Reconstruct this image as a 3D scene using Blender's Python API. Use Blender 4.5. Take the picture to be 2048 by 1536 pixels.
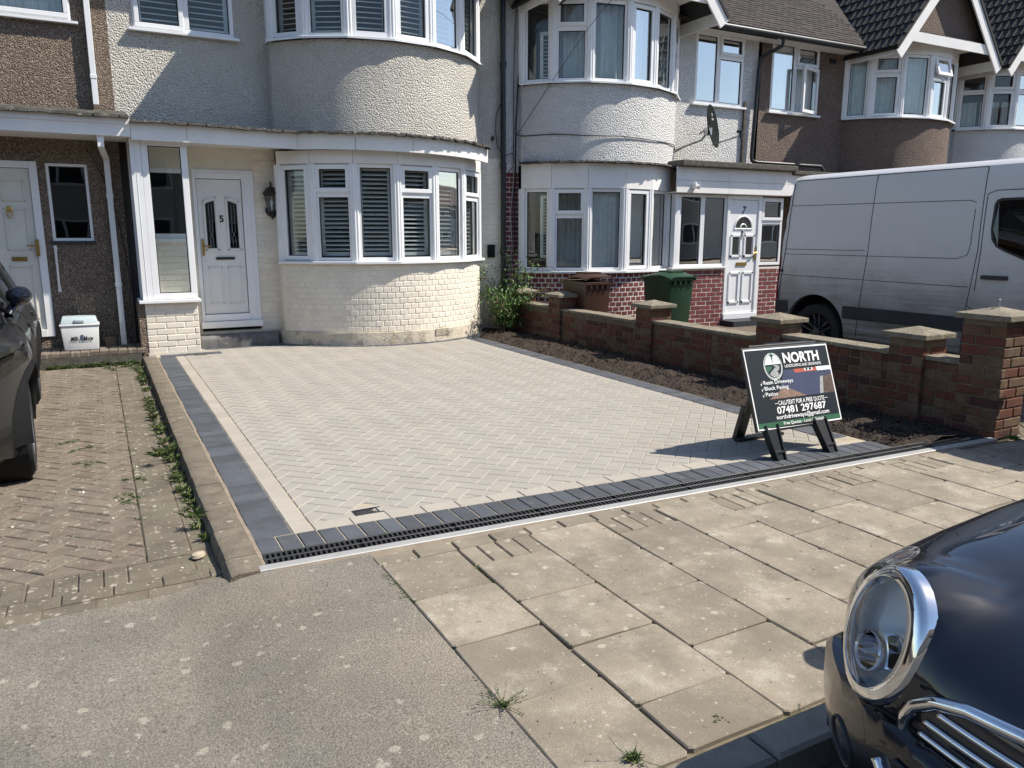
import bpy, bmesh, math, random
from mathutils import Vector, Matrix
random.seed(7)
R = math.radians
sc = bpy.context.scene
for o in list(bpy.data.objects): bpy.data.objects.remove(o)
col = sc.collection

# ---------------------------------------------------------------- camera
cam_d = bpy.data.cameras.new('camera'); cam = bpy.data.objects.new('camera', cam_d); col.objects.link(cam)
cam.location = (0, 0, 1.5)
cam_d.sensor_width = 36; cam_d.lens = 36 * 1530 / 2048
cam_d.clip_start = .05; cam_d.clip_end = 3000
pitch, yaw = R(11.058), R(28.203)
fwd = Vector((math.sin(yaw) * math.cos(pitch), math.cos(yaw) * math.cos(pitch), -math.sin(pitch)))
cam.rotation_euler = fwd.to_track_quat('-Z', 'Y').to_euler()
sc.camera = cam

# ---------------------------------------------------------------- sky, sun, exposure
SUN_AZ, SUN_EL = R(28), R(51)            # azimuth measured from +X towards the street (-Y)
Ldir = Vector((math.cos(SUN_AZ) * math.cos(SUN_EL), -math.sin(SUN_AZ) * math.cos(SUN_EL), math.sin(SUN_EL)))
world = bpy.data.worlds.new('World'); sc.world = world; world.use_nodes = True
wn = world.node_tree; wn.nodes.clear()
sky = wn.nodes.new('ShaderNodeTexSky'); sky.sky_type = 'NISHITA'; sky.sun_disc = False
sky.sun_elevation = SUN_EL; sky.sun_rotation = math.atan2(Ldir.x, Ldir.y)
sky.air_density = 1.0; sky.dust_density = .6; sky.ozone_density = 1.2
bg = wn.nodes.new('ShaderNodeBackground'); bg.inputs['Strength'].default_value = .118
wo = wn.nodes.new('ShaderNodeOutputWorld')
wn.links.new(sky.outputs[0], bg.inputs[0]); wn.links.new(bg.outputs[0], wo.inputs[0])
sun_d = bpy.data.lights.new('sun', 'SUN'); sun_d.energy = 4.8; sun_d.angle = R(.5); sun_d.color = (1, .925, .81)
sun = bpy.data.objects.new('sun', sun_d); col.objects.link(sun); sun.location = (10, -8, 20)
sun.rotation_euler = (-Ldir).to_track_quat('-Z', 'Y').to_euler()
sc.view_settings.view_transform = 'Standard'; sc.view_settings.look = 'None'
sc.view_settings.exposure = 0.55; sc.view_settings.gamma = 1; sc.view_settings.use_curve_mapping = False
sc.render.engine = 'CYCLES'
sc.cycles.max_bounces = 8; sc.cycles.transparent_max_bounces = 16; sc.cycles.diffuse_bounces = 3
sc.cycles.caustics_reflective = False; sc.cycles.caustics_refractive = False

# ---------------------------------------------------------------- materials
class NT:
    def __init__(s, name):
        s.m = bpy.data.materials.new(name); s.m.use_nodes = True; s.t = s.m.node_tree
        s.t.nodes.clear(); s.out = s.t.nodes.new('ShaderNodeOutputMaterial'); s.pos = None
    def n(s, typ, **kw):
        k = s.t.nodes.new(typ)
        for a, b in kw.items(): setattr(k, a, b)
        return k
    def l(s, a, b): s.t.links.new(a, b)
    def P(s):
        if s.pos is None: s.pos = s.n('ShaderNodeNewGeometry')
        return s.pos.outputs['Position']
    def noise(s, scale, detail=4, rough=.6, vec=None):
        k = s.n('ShaderNodeTexNoise'); k.inputs['Scale'].default_value = scale
        k.inputs['Detail'].default_value = detail; k.inputs['Roughness'].default_value = rough
        s.l(vec or s.P(), k.inputs['Vector']); return k.outputs['Fac']
    def voro(s, scale, feature='F1', out='Distance', rnd=1.0):
        k = s.n('ShaderNodeTexVoronoi', feature=feature); k.inputs['Scale'].default_value = scale
        k.inputs['Randomness'].default_value = rnd
        s.l(s.P(), k.inputs['Vector']); return k.outputs[out]
    def ramp(s, x, a, b, lo=0., hi=1.):
        k = s.n('ShaderNodeMapRange', interpolation_type='SMOOTHSTEP'); s.l(x, k.inputs[0])
        for i, v in enumerate((a, b, lo, hi)): k.inputs[i + 1].default_value = v
        return k.outputs[0]
    def math(s, op, a, b=0.):
        k = s.n('ShaderNodeMath', operation=op)
        for i, x in enumerate((a, b)):
            if isinstance(x, (int, float)): k.inputs[i].default_value = x
            else: s.l(x, k.inputs[i])
        return k.outputs[0]
    def mix(s, f, a, b, mode='MIX'):
        k = s.n('ShaderNodeMix', data_type='RGBA', blend_type=mode)
        for sock, x in ((k.inputs[0], f), (k.inputs[6], a), (k.inputs[7], b)):
            if isinstance(x, (int, float)): sock.default_value = x
            elif isinstance(x, (tuple, list)): sock.default_value = (*x, 1) if len(x) == 3 else x
            else: s.l(x, sock)
        return k.outputs[2]
    def vary(s):
        oi = s.n('ShaderNodeObjectInfo'); s.P()
        return s.math('FRACT', s.math('ADD', oi.outputs['Random'], s.pos.outputs['Random Per Island']))

def mat(name, base, rough=.8, metal=0., noise=.15, nscale=6, col2=None, c2scale=3, c2lo=.5, c2hi=.7, fine=.0, fscale=180,
        bump=0., bscale=60, bdist=.01, vary=0., vcols=None, spots=None, coat=0., spec=.5, voro=None, dirt=None, s3d=False):
    N = NT(name)
    c = base
    if vcols:
        f = N.vary(); c = base
        k = N.n('ShaderNodeValToRGB'); N.l(f, k.inputs[0]); cr = k.color_ramp; cr.interpolation = 'CONSTANT'
        cr.elements[0].color = (*base, 1); cr.elements[0].position = 0
        for i, vc in enumerate(vcols):
            e = cr.elements[1] if i == 0 else cr.elements.new(.5)
            e.position = (i + 1) / (len(vcols) + 1); e.color = (*vc, 1)
        c = k.outputs[0]
    if col2: c = N.mix(N.ramp(N.noise(c2scale, 5, .65), c2lo, c2hi), c, col2)
    if noise:
        x = N.ramp(N.noise(nscale, 6, .65), .25, .75, 1 - noise, 1 + noise)
        c = N.mix(1., c, x, 'MULTIPLY')
    if fine:
        x = N.ramp(N.noise(fscale, 3, .7), .3, .7, 1 - fine, 1 + fine)
        c = N.mix(1., c, x, 'MULTIPLY')
    if vary:
        x = N.ramp(N.vary(), 0, 1, 1 - vary, 1 + vary)
        c = N.mix(1., c, x, 'MULTIPLY')
    if dirt:      # (colour, scale, lo, hi)
        c = N.mix(N.ramp(N.noise(dirt[1], 8, .75), dirt[2], dirt[3]), c, dirt[0])
    if spots:     # list of (colour, scale, radius, share)
        for (sc_, s_, r_, sh_) in spots:
            k = N.n('ShaderNodeTexVoronoi', voronoi_dimensions='3D' if s3d else '2D'); k.inputs['Scale'].default_value = s_
            w = N.n('ShaderNodeVectorMath', operation='ADD'); N.l(N.P(), w.inputs[0])
            nk = N.n('ShaderNodeTexNoise'); nk.inputs['Scale'].default_value = s_ * 4; nk.inputs['Detail'].default_value = 3
            N.l(N.P(), nk.inputs['Vector'])
            sv = N.n('ShaderNodeVectorMath', operation='SCALE'); N.l(nk.outputs['Color'], sv.inputs[0]); sv.inputs['Scale'].default_value = .45 / s_
            N.l(sv.outputs[0], w.inputs[1]); N.l(w.outputs[0], k.inputs['Vector'])
            sep = N.n('ShaderNodeSeparateColor'); N.l(k.outputs['Color'], sep.inputs[0])
            on = N.math('LESS_THAN', sep.outputs[0], sh_)
            rad = N.math('MULTIPLY', sep.outputs[1], r_)
            d = N.math('SUBTRACT', rad, k.outputs['Distance'])
            f = N.math('MULTIPLY', N.ramp(d, 0, r_ * .35), on)
            f = N.math('MULTIPLY', f, N.ramp(N.noise(s_ * 14, 4, .7), .35, .6, .25, .95))
            c = N.mix(f, c, sc_)
    b = N.n('ShaderNodeBsdfPrincipled')
    if isinstance(c, tuple): b.inputs['Base Color'].default_value = (*c, 1)
    else: N.l(c, b.inputs['Base Color'])
    b.inputs['Roughness'].default_value = rough; b.inputs['Metallic'].default_value = metal
    b.inputs['Coat Weight'].default_value = coat; b.inputs['Coat Roughness'].default_value = .03
    b.inputs['Specular IOR Level'].default_value = spec
    if bump:
        h = N.noise(bscale, 5, .6)
        if voro: h = N.math('ADD', N.math('MULTIPLY', N.voro(voro), -1.2), N.math('MULTIPLY', h, .8))
        bp = N.n('ShaderNodeBump'); bp.inputs['Strength'].default_value = bump; bp.inputs['Distance'].default_value = bdist
        N.l(h, bp.inputs['Height']); N.l(bp.outputs[0], b.inputs['Normal'])
    N.l(b.outputs[0], N.out.inputs[0])
    return N.m

def glass(name, tint=(.78, .85, .83), refl=.012, rough=0.):
    N = NT(name)
    tr = N.n('ShaderNodeBsdfTransparent'); tr.inputs[0].default_value = (*tint, 1)
    gl = N.n('ShaderNodeBsdfGlossy'); gl.inputs['Roughness'].default_value = rough; gl.inputs[0].default_value = (1, 1, 1, 1)
    fr = N.n('ShaderNodeFresnel'); fr.inputs[0].default_value = 1.5
    f = N.math('ADD', N.math('MULTIPLY', fr.outputs[0], .5), refl)
    bp = N.n('ShaderNodeBump'); bp.inputs['Strength'].default_value = .03; bp.inputs['Distance'].default_value = .05
    N.l(N.noise(1.7, 1), bp.inputs['Height']); N.l(bp.outputs[0], gl.inputs['Normal'])
    mx = N.n('ShaderNodeMixShader'); N.l(N.math('MINIMUM', f, .95), mx.inputs[0]); N.l(tr.outputs[0], mx.inputs[1]); N.l(gl.outputs[0], mx.inputs[2])
    N.l(mx.outputs[0], N.out.inputs[0]); return N.m

LICH = (.62, .60, .52)
MT = dict(
    paver=mat('paver_concrete', (.312, .289, .253), .92, vcols=[(.303, .282, .247), (.317, .294, .258), (.304, .290, .257), (.314, .288, .253), (.308, .284, .249)], noise=.07, nscale=2, fine=.10, fscale=300, bump=.25, bscale=420, bdist=.003, dirt=((.43, .37, .27), 1.3, .60, .74)),
    border=mat('border_concrete', (.345, .317, .272), .9, vary=.06, noise=.06, fine=.06, fscale=350, bump=.2, bscale=420, bdist=.003),
    charcoal=mat('charcoal_block', (.066, .073, .085), .8, vary=.16, noise=.22, nscale=5, fine=.15, fscale=260, bump=.25, bscale=400, bdist=.003, dirt=((.16, .16, .16), 6, .56, .8)),
    sand=mat('joint_sand', (.36, .31, .23), .95, noise=.2, nscale=12, fine=.15),
    dark_joint=mat('dark_joint', (.115, .09, .065), .95, noise=.3),
    mortar_strip=mat('mortar_strip', (.22, .18, .135), .95, noise=.2, nscale=9, fine=.12, bump=.3, bscale=120),
    slab=mat('pavement_slab', (.248, .214, .165), .93, vary=.13, noise=.24, nscale=3.0, fine=.24, fscale=210, bump=.5, bscale=230, bdist=.004, dirt=((.180, .158, .123), 3.4, .45, .68), col2=(.285, .258, .21), c2scale=6, c2lo=.52, c2hi=.68, spots=[((.42, .39, .31), 5.2, .17, .14), ((.42, .39, .31), 13, .26, .16), ((.42, .39, .33), 40, .3, .14), ((.06, .055, .045), 9, .10, .2)]),
    filler=mat('filler_block', (.215, .186, .142), .92, vary=.14, noise=.2, nscale=5, fine=.16, fscale=240, bump=.4, bscale=220, bdist=.004, spots=[((.38, .36, .28), 15, .4, .4)]),
    slab_bed=mat('slab_joint', (.15, .125, .085), .95, noise=.35, nscale=10, col2=(.075, .08, .03), c2scale=5, dirt=((.22, .185, .13), 7, .5, .65)),
    asphalt=mat('old_asphalt', (.162, .149, .128), .94, noise=.20, nscale=1.3, fine=.42, fscale=135, bump=.8, bscale=150, bdist=.007, col2=(.222, .193, .150), c2scale=.45, c2lo=.35, c2hi=.70, spots=[((.36, .335, .28), 6.6, .17, .28), ((.36, .335, .27), 12, .24, .26), ((.36, .34, .29), 42, .26, .10), ((.05, .045, .04), 16, .13, .14)]),
    road=mat('road_asphalt', (.06, .06, .06), .9, noise=.2, fine=.35, fscale=150, bump=.5, bscale=170, bdist=.006),
    kerb=mat('edging_kerb', (.165, .14, .105), .94, noise=.30, nscale=7, fine=.25, fscale=190, bump=.7, bscale=110, bdist=.008, col2=(.30, .23, .15), c2scale=3.2, c2lo=.60, c2hi=.74, vary=.06, spots=[((.38, .35, .28), 18, .35, .2)]),
    kerbstone=mat('road_kerbstone', (.20, .185, .16), .9, noise=.2, fine=.15, bump=.3, bscale=150, vary=.1),
    oldpaver=mat('old_paver', (.155, .126, .098), .94, vcols=[(.148, .124, .098), (.160, .130, .102), (.150, .119, .092), (.156, .132, .106)], noise=.25, nscale=7, fine=.30, fscale=170, bump=.7, bscale=150, bdist=.006, dirt=((.185, .160, .12), 3.2, .47, .68), spots=[((.34, .31, .25), 14, .28, .32), ((.36, .33, .27), 34, .36, .28), ((.07, .07, .045), 9, .2, .25)]),
    greypaver=mat('old_grey_paver', (.138, .119, .089), .94, vary=.08, noise=.25, nscale=6, fine=.28, fscale=170, bump=.7, bscale=150, bdist=.006, dirt=((.135, .128, .082), 3, .5, .70), spots=[((.40, .36, .29), 18, .35, .3), ((.42, .38, .31), 40, .36, .25)]),
    grate=mat('drain_grating', (.022, .023, .025), .55, noise=.2),
    galv=mat('channel_edge', (.37, .37, .36), .6, metal=.3, noise=.1, fine=.05),
    void=mat('drain_void', (.006, .006, .006), .9),
    soil=mat('mulch_soil', (.030, .020, .0135), .97, noise=.45, nscale=25, fine=.4, fscale=120, bump=1, bscale=45, bdist=.03, col2=(.09, .06, .04), c2scale=12),
    clod=mat('soil_clod', (.034, .022, .015), .97, noise=.4, nscale=30, vary=.4),
    pebble5=mat('cream_roughcast', (.75, .715, .645), .95, noise=.08, nscale=1.2, bump=.95, bscale=85, bdist=.036, voro=52, fine=.10, fscale=90, dirt=((.54, .50, .425), 1.5, .56, .82)),
    pebble3=mat('brown_pebbledash', (.215, .165, .128), .95, noise=.10, nscale=2, bump=.9, bscale=95, bdist=.024, voro=62, fine=.70, fscale=85, s3d=True, spots=[((.55, .47, .37), 55, .62, .4)]),
    pebble9=mat('mauve_pebbledash', (.195, .148, .122), .95, noise=.12, nscale=2, bump=.9, bscale=95, bdist=.024, voro=62, fine=.6, fscale=75, dirt=((.05, .045, .04), .8, .62, .8)),
    pebble7=mat('white_roughcast', (.84, .84, .83), .93, noise=.05, nscale=1.5, bump=.95, bscale=80, bdist=.036, voro=50, dirt=((.55, .52, .47), 2.2, .62, .88)),
    pebble11=mat('pale_roughcast', (.70, .71, .72), .93, noise=.06, nscale=1.5, bump=.8, bscale=80, bdist=.026, voro=50),
    creambrick=mat('painted_brick', (.75, .695, .595), .8, noise=.08, nscale=3, vary=.04, bump=.35, bscale=90, bdist=.006, dirt=((.52, .40, .26), 2.6, .62, .85)),
    creampaint=mat('cream_paint', (.74, .685, .585), .82, noise=.08, nscale=4, bump=.35, bscale=70, bdist=.006),
    plinth=mat('worn_plinth', (.60, .54, .43), .9, noise=.2, nscale=4, bump=.7, bscale=40, bdist=.015, col2=(.34, .30, .245), c2scale=5, c2lo=.50, c2hi=.66, dirt=((.62, .50, .30), 3, .58, .72)),
    redbrick=mat('painted_red_brick', (.155, .035, .032), .7, vary=.16, noise=.15, nscale=8, bump=.3, bscale=120, bdist=.005),
    whitemortar=mat('white_mortar', (.66, .62, .58), .85, noise=.12, nscale=8),
    wallbrick=mat('stock_brick', (.130, .050, .030), .92, vcols=[(.128, .066, .038), (.080, .032, .024), (.140, .088, .054), (.130, .044, .027), (.095, .052, .036)], noise=.28, nscale=14, fine=.2, fscale=160, bump=.6, bscale=90, bdist=.007, dirt=((.24, .20, .15), 5, .63, .76)),
    wallmortar=mat('old_mortar', (.15, .12, .084), .95, noise=.25, nscale=10, bump=.5, bscale=80, bdist=.008),
    coping=mat('weathered_coping', (.20, .175, .13), .95, noise=.25, nscale=8, fine=.35, fscale=120, bump=.7, bscale=90, bdist=.008, spots=[((.36, .34, .26), 26, .45, .35)]),
    upvc=mat('white_upvc', (.80, .81, .82), .35, noise=.03, nscale=3, dirt=((.62, .61, .58), 5, .66, .9)),
    oldwhite=mat('peeling_white_board', (.80, .79, .77), .55, noise=.06, nscale=3, dirt=((.52, .50, .46), 6, .6, .8)),
    whitedoor=mat('white_door', (.74, .74, .72), .4, noise=.03),
    creamdoor=mat('offwhite_door', (.66, .645, .58), .45, noise=.03),
    seal=mat('black_gasket', (.015, .015, .016), .6),
    black=mat('black_plastic', (.012, .013, .014), .45),
    blackpipe=mat('black_painted_pipe', (.014, .017, .02), .4, noise=.1),
    felt=mat('ragged_felt', (.055, .052, .048), .95, noise=.4, nscale=20, bump=.6, bscale=80, dirt=((.24, .25, .20), 9, .55, .65)),
    concrete=mat('mossy_concrete', (.095, .088, .074), .95, noise=.35, nscale=14, fine=.3, bump=.6, bscale=70, bdist=.01),
    interior=mat('interior_wall', (.22, .21, .20), .9),
    blind=mat('shutter_slat', (.78, .79, .78), .5),
    net=mat('curtain_cloth', (.70, .73, .74), .9, noise=.1, nscale=9),
    rooftile=mat('brown_roof_tile', (.032, .025, .023), .9, vary=.3, noise=.25, nscale=10, fine=.2, bump=.3, bscale=120, dirt=((.055, .047, .041), 6, .6, .8)),
    darktile=mat('dark_roof_tile', (.016, .014, .0155), .75, vary=.2, noise=.2, nscale=8, bump=.2, bscale=150),
    brass=mat('brass', (.48, .33, .10), .35, metal=1.),
    chrome=mat('chrome', (.75, .76, .78), .06, metal=1.),
    iron=mat('black_iron', (.012, .013, .015), .4, metal=.0),
    step=mat('charcoal_step', (.12, .12, .122), .85, noise=.2, fine=.1, bump=.2, bscale=200, vary=.12, dirt=((.30, .28, .25), 7, .56, .75)),
    leaf=mat('shrub_leaf', (.055, .13, .02), .5, vcols=[(.045, .11, .018), (.085, .17, .03), (.06, .14, .022), (.11, .19, .04)], noise=.1),
    weed=mat('weed_leaf', (.065, .10, .025), .6, vcols=[(.045, .085, .022), (.10, .125, .035), (.075, .115, .03), (.18, .15, .07)], noise=.15),
    moss=mat('moss', (.07, .085, .02), .95, noise=.4, nscale=40),
    stem=mat('plant_stem', (.10, .075, .04), .9),
    cable=mat('black_cable', (.015, .015, .016), .5),
    greycable=mat('grey_cable', (.35, .34, .33), .6),
    galvm=mat('galvanised_steel', (.40, .41, .42), .45, metal=.8, noise=.2),
    dish=mat('dish_grey', (.012, .016, .016), .85, spec=.1), archtrim=mat('arch_trim_plastic', (.012, .012, .013), .9, spec=.15),
    binbrown=mat('brown_bin', (.052, .023, .015), .45, noise=.12, nscale=5, bump=.1, bscale=200),
    bingreen=mat('green_bin', (.014, .052, .026), .42, noise=.12, nscale=5, bump=.1, bscale=200),
    bindark=mat('dark_bin', (.02, .022, .024), .5),
    glass=glass('window_glass', (.93, .96, .955)), glass_dark=glass('dark_glass', (.10, .12, .13), .05),
    glass_lens=glass('lens_glass', (.97, .98, .99), .02),
    vanwhite=mat('dirty_white_paint', (.60, .615, .64), .3, noise=.04, nscale=2, coat=.3),
    vanplastic=mat('dark_trim', (.022, .027, .034), .6, noise=.15),
    tyre=mat('tyre_rubber', (.018, .018, .018), .85, noise=.2, bump=.3, bscale=150),
    alloy=mat('alloy_wheel', (.30, .30, .31), .35, metal=.8),
    darkalloy=mat('dark_wheel', (.07, .075, .08), .4, metal=.5),
    greycar=mat('dark_grey_paint', (.014, .0145, .0145), .38, metal=.2, coat=.45),
    navycar=mat('navy_paint', (.0016, .0035, .011), .42, metal=.0, coat=1., spec=.25, noise=0, fine=.12, fscale=900),
    navytrim=mat('navy_bumper', (.003, .005, .012), .3, coat=.6, spec=.3),
    red=mat('red_lens', (.35, .012, .02), .25),
    reflector=mat('lamp_reflector', (.78, .79, .80), .3, noise=.05),
    cooler=mat('white_cool_box', (.76, .78, .77), .45, noise=.03), coolerlid=mat('pale_blue_lid', (.42, .50, .52), .5, noise=.05),
    signdark=mat('sign_slate', (.007, .013, .018), .5, spec=.3), signwhite=mat('sign_white', (.82, .83, .82), .5), signgreen=mat('sign_green', (.018, .10, .045), .5),
    signblue=mat('sign_photo_tarmac', (.035, .045, .095), .5, noise=.2, nscale=4), signbrown=mat('sign_photo_paving', (.22, .14, .10), .5, noise=.3, nscale=40),
    signred=mat('sign_photo_brick', (.42, .09, .05), .5, noise=.2, nscale=30), signgrey=mat('sign_photo_grey', (.32, .33, .33), .5, noise=.3, nscale=60),
    signsoil=mat('sign_photo_bed', (.09, .06, .045), .5, noise=.5, nscale=50),
    oppbrick=mat('opposite_render', (.46, .42, .37), .9, noise=.1), opproof=mat('opposite_roof', (.09, .06, .05), .9, noise=.2),
    pebblestone=mat('loose_stone', (.55, .50, .42), .9, vary=.3),
)
def vanmat():
    """white paint with road grime splashed up the lower body"""
    N = NT('grimy_van_paint'); b = N.n('ShaderNodeBsdfPrincipled')
    sp = N.n('ShaderNodeSeparateXYZ'); N.l(N.P(), sp.inputs[0])
    h = N.math('ADD', sp.outputs[2], N.math('MULTIPLY', N.math('SUBTRACT', N.noise(2.2, 6, .7), .5), .7))
    st = N.n('ShaderNodeVectorMath', operation='MULTIPLY'); N.l(N.P(), st.inputs[0]); st.inputs[1].default_value = (1, .35, 6)
    g = N.math('MULTIPLY', N.ramp(h, .45, 1.5, 1., 0.), N.ramp(N.noise(3, 6, .7, st.outputs[0]), .25, .75, .55, 1.))
    c = N.mix(g, (.66, .655, .655), (.13, .106, .08))
    N.l(c, b.inputs['Base Color']); N.l(N.ramp(h, .5, 1.3, .7, .18), b.inputs['Roughness'])
    N.l(b.outputs[0], N.out.inputs[0]); return N.m
MT['van'] = vanmat()
# ---------------------------------------------------------------- mesh helpers
class MB:
    def __init__(s): s.v = []; s.f = []
    def add(s, vs, fs):
        k = len(s.v); s.v += [tuple(x) for x in vs]; s.f += [tuple(i + k for i in f) for f in fs]
    def box(s, x0, x1, y0, y1, z0, z1):
        s.add([(x0, y0, z0), (x1, y0, z0), (x1, y1, z0), (x0, y1, z0), (x0, y0, z1), (x1, y0, z1), (x1, y1, z1), (x0, y1, z1)],
              [(3, 2, 1, 0), (4, 5, 6, 7), (0, 1, 5, 4), (1, 2, 6, 5), (2, 3, 7, 6), (3, 0, 4, 7)])
    def obox(s, o, a, b, c):
        o, a, b, c = Vector(o), Vector(a), Vector(b), Vector(c)
        p = [o, o + a, o + a + b, o + b]; p += [q + c for q in p]
        s.add(p, [(3, 2, 1, 0), (4, 5, 6, 7), (0, 1, 5, 4), (1, 2, 6, 5), (2, 3, 7, 6), (3, 0, 4, 7)])
    def poly(s, pts): s.add(pts, [tuple(range(len(pts)))])
    def prism(s, poly, z0, z1, ch=0., zf=None):
        """upright prism over a 2-D outline, top edge chamfered"""
        n = len(poly); z = zf or (lambda x, y: 0.)
        a = sum(poly[i][0] * poly[(i + 1) % n][1] - poly[(i + 1) % n][0] * poly[i][1] for i in range(n))
        if a < 0: poly = poly[::-1]
        lo = [(x, y, z0 + z(x, y)) for x, y in poly]
        if ch <= 0:
            hi = [(x, y, z1 + z(x, y)) for x, y in poly]
            s.add(lo + hi, [tuple(range(n, 2 * n))] + [(i, (i + 1) % n, n + (i + 1) % n, n + i) for i in range(n)])
            return
        mid = [(x, y, z1 - ch + z(x, y)) for x, y in poly]
        top = []
        for i in range(n):
            p, q, r = Vector(poly[i - 1]), Vector(poly[i]), Vector(poly[(i + 1) % n])
            d1, d2 = (q - p), (r - q)
            if d1.length < 1e-6 or d2.length < 1e-6: top.append((q.x, q.y, z1)); continue
            d1.normalize(); d2.normalize()
            n1, n2 = Vector((-d1.y, d1.x)), Vector((-d2.y, d2.x)); m = n1 + n2
            k = 1 + n1.dot(n2); m = m / k if k > .2 else n1
            if m.length > 3: m = m.normalized() * 3
            t = q + m * ch; top.append((t.x, t.y, z1 + z(t.x, t.y)))
        s.add(lo + mid + top, [tuple(range(2 * n, 3 * n))] + [(i, (i + 1) % n, n + (i + 1) % n, n + i) for i in range(n)]
              + [(n + i, n + (i + 1) % n, 2 * n + (i + 1) % n, 2 * n + i) for i in range(n)])
    def tube(s, path, r, n=8, caps=True):
        path = [Vector(p) for p in path]; rings = []; up = None
        for i, p in enumerate(path):
            d = (path[min(i + 1, len(path) - 1)] - path[max(i - 1, 0)]).normalized()
            if up is None: up = d.orthogonal().normalized()
            up = (up - d * up.dot(d)).normalized(); w = d.cross(up)
            rr = r[i] if isinstance(r, (list, tuple)) else r
            rings.append([p + (up * math.cos(2 * math.pi * k / n) + w * math.sin(2 * math.pi * k / n)) * rr for k in range(n)])
        vs = [v for g in rings for v in g]; fs = []
        for i in range(len(rings) - 1):
            for k in range(n): fs.append((i * n + k, i * n + (k + 1) % n, (i + 1) * n + (k + 1) % n, (i + 1) * n + k))
        if caps: fs += [tuple(range(n))[::-1], tuple(range((len(rings) - 1) * n, len(rings) * n))]
        s.add(vs, fs)
    def lathe(s, prof, o, ax=(0, 0, 1), n=24, e1=None, sx=1., sy=1.):
        """prof: (radius, distance along the axis)"""
        o, ax = Vector(o), Vector(ax).normalized()
        e1 = (Vector(e1) - ax * Vector(e1).dot(ax)).normalized() if e1 else ax.orthogonal().normalized(); e2 = ax.cross(e1)
        vs = []; fs = []
        for r, h in prof:
            for k in range(n):
                t = 2 * math.pi * k / n; vs.append(o + ax * h + e1 * (r * sx * math.cos(t)) + e2 * (r * sy * math.sin(t)))
        for i in range(len(prof) - 1):
            for k in range(n): fs.append((i * n + k, i * n + (k + 1) % n, (i + 1) * n + (k + 1) % n, (i + 1) * n + k))
        s.add(vs, fs)
    def arc(s, cx, cy, r0, r1, a0, a1, z0, z1, n=24, dz=None):
        """block of a curved wall; angle 0 faces the street, positive to the right"""
        vs = []; fs = []
        for i in range(n + 1):
            t = a0 + (a1 - a0) * i / n; sn, cs = math.sin(t), math.cos(t)
            d = dz(cx + r1 * sn) if dz else 0
            for r, z in ((r1, z0), (r1, z1), (r0, z1), (r0, z0)): vs.append((cx + r * sn, cy - r * cs, z + d))
        for i in range(n):
            for k in range(4): fs.append((i * 4 + k, i * 4 + (k + 1) % 4, i * 4 + 4 + (k + 1) % 4, i * 4 + 4 + k)[::-1])
        fs += [(0, 1, 2, 3), (n * 4 + 3, n * 4 + 2, n * 4 + 1, n * 4)]
        s.add(vs, fs)
    def mesh(s, name, m, smooth=False):
        me = bpy.data.meshes.new(name); me.from_pydata(s.v, [], s.f); me.materials.append(MT[m] if isinstance(m, str) else m)
        if smooth:
            me.shade_smooth()
        me.update(); return me
    def build(s, name, m, parent=None, smooth=False, kind=None, auto=None, bevel=0.):
        if not s.f: return None
        me = s.mesh(name, m, smooth)
        if bevel or auto:
            bm = bmesh.new(); bm.from_mesh(me)
            bmesh.ops.recalc_face_normals(bm, faces=bm.faces)
            if bevel: bmesh.ops.bevel(bm, geom=[e for e in bm.edges if e.is_manifold and e.calc_face_angle(0) > .5], offset=bevel, segments=2, profile=.6, affect='EDGES', clamp_overlap=True)
            bm.to_mesh(me); bm.free()
            if auto: me.shade_smooth(); me.set_sharp_from_angle(angle=R(auto))
        return link(name, me, parent, kind)

def link(name, me, parent=None, kind=None, label=None, mw=None):
    o = bpy.data.objects.new(name, me); col.objects.link(o)
    if mw is not None: o.matrix_world = mw
    if parent is not None:
        o.parent = parent; o.matrix_parent_inverse = wm(parent).inverted()
    if kind: o['kind'] = kind
    if label: o['label'] = label
    return o
def wm(o):
    m = o.matrix_basis.copy()
    if o.parent: m = wm(o.parent) @ o.matrix_parent_inverse @ m
    return m
def thing(name, label, cat, loc=(0, 0, 0), group=None):
    o = bpy.data.objects.new(name, None); col.objects.link(o); o.location = loc; o.empty_display_size = .1
    o['label'] = label; o['category'] = cat
    if group: o['group'] = group
    return o
def tag(o, label, cat, group=None):
    o['label'] = label; o['category'] = cat
    if group: o['group'] = group
    return o
CAM = Vector((0, 0, 1.5))
_jobs = []
def place(jobs, name, parent, limit=300, rest_name=None):
    """jobs: (mesh, matrix). The nearest `limit` become objects, the rest one joined mesh."""
    jobs = sorted(jobs, key=lambda j: (j[1].translation - CAM).length)
    for me, mx in jobs[:limit]: link(name, me, parent, mw=mx)
    rest = jobs[limit:]
    if rest:
        m = MB(); 
        for me, mx in rest: m.add([mx @ v.co for v in me.vertices], [tuple(p.vertices) for p in me.polygons])
        me2 = m.mesh(rest_name or name, rest[0][0].materials[0])
        link(rest_name or name, me2, parent, kind='stuff')
def clip(poly, a, b):
    """keep the part of a 2-D polygon left of the line a->b"""
    out = []; d = (b[0] - a[0], b[1] - a[1])
    sd = lambda p: d[0] * (p[1] - a[1]) - d[1] * (p[0] - a[0])
    for i in range(len(poly)):
        p, q = poly[i], poly[(i + 1) % len(poly)]; sp, sq = sd(p), sd(q)
        if sp >= 0: out.append(p)
        if sp * sq < 0: t = sp / (sp - sq); out.append((p[0] + (q[0] - p[0]) * t, p[1] + (q[1] - p[1]) * t))
    return out
def area(p): return abs(sum(p[i][0] * p[(i + 1) % len(p)][1] - p[(i + 1) % len(p)][0] * p[i][1] for i in range(len(p)))) / 2
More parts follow.
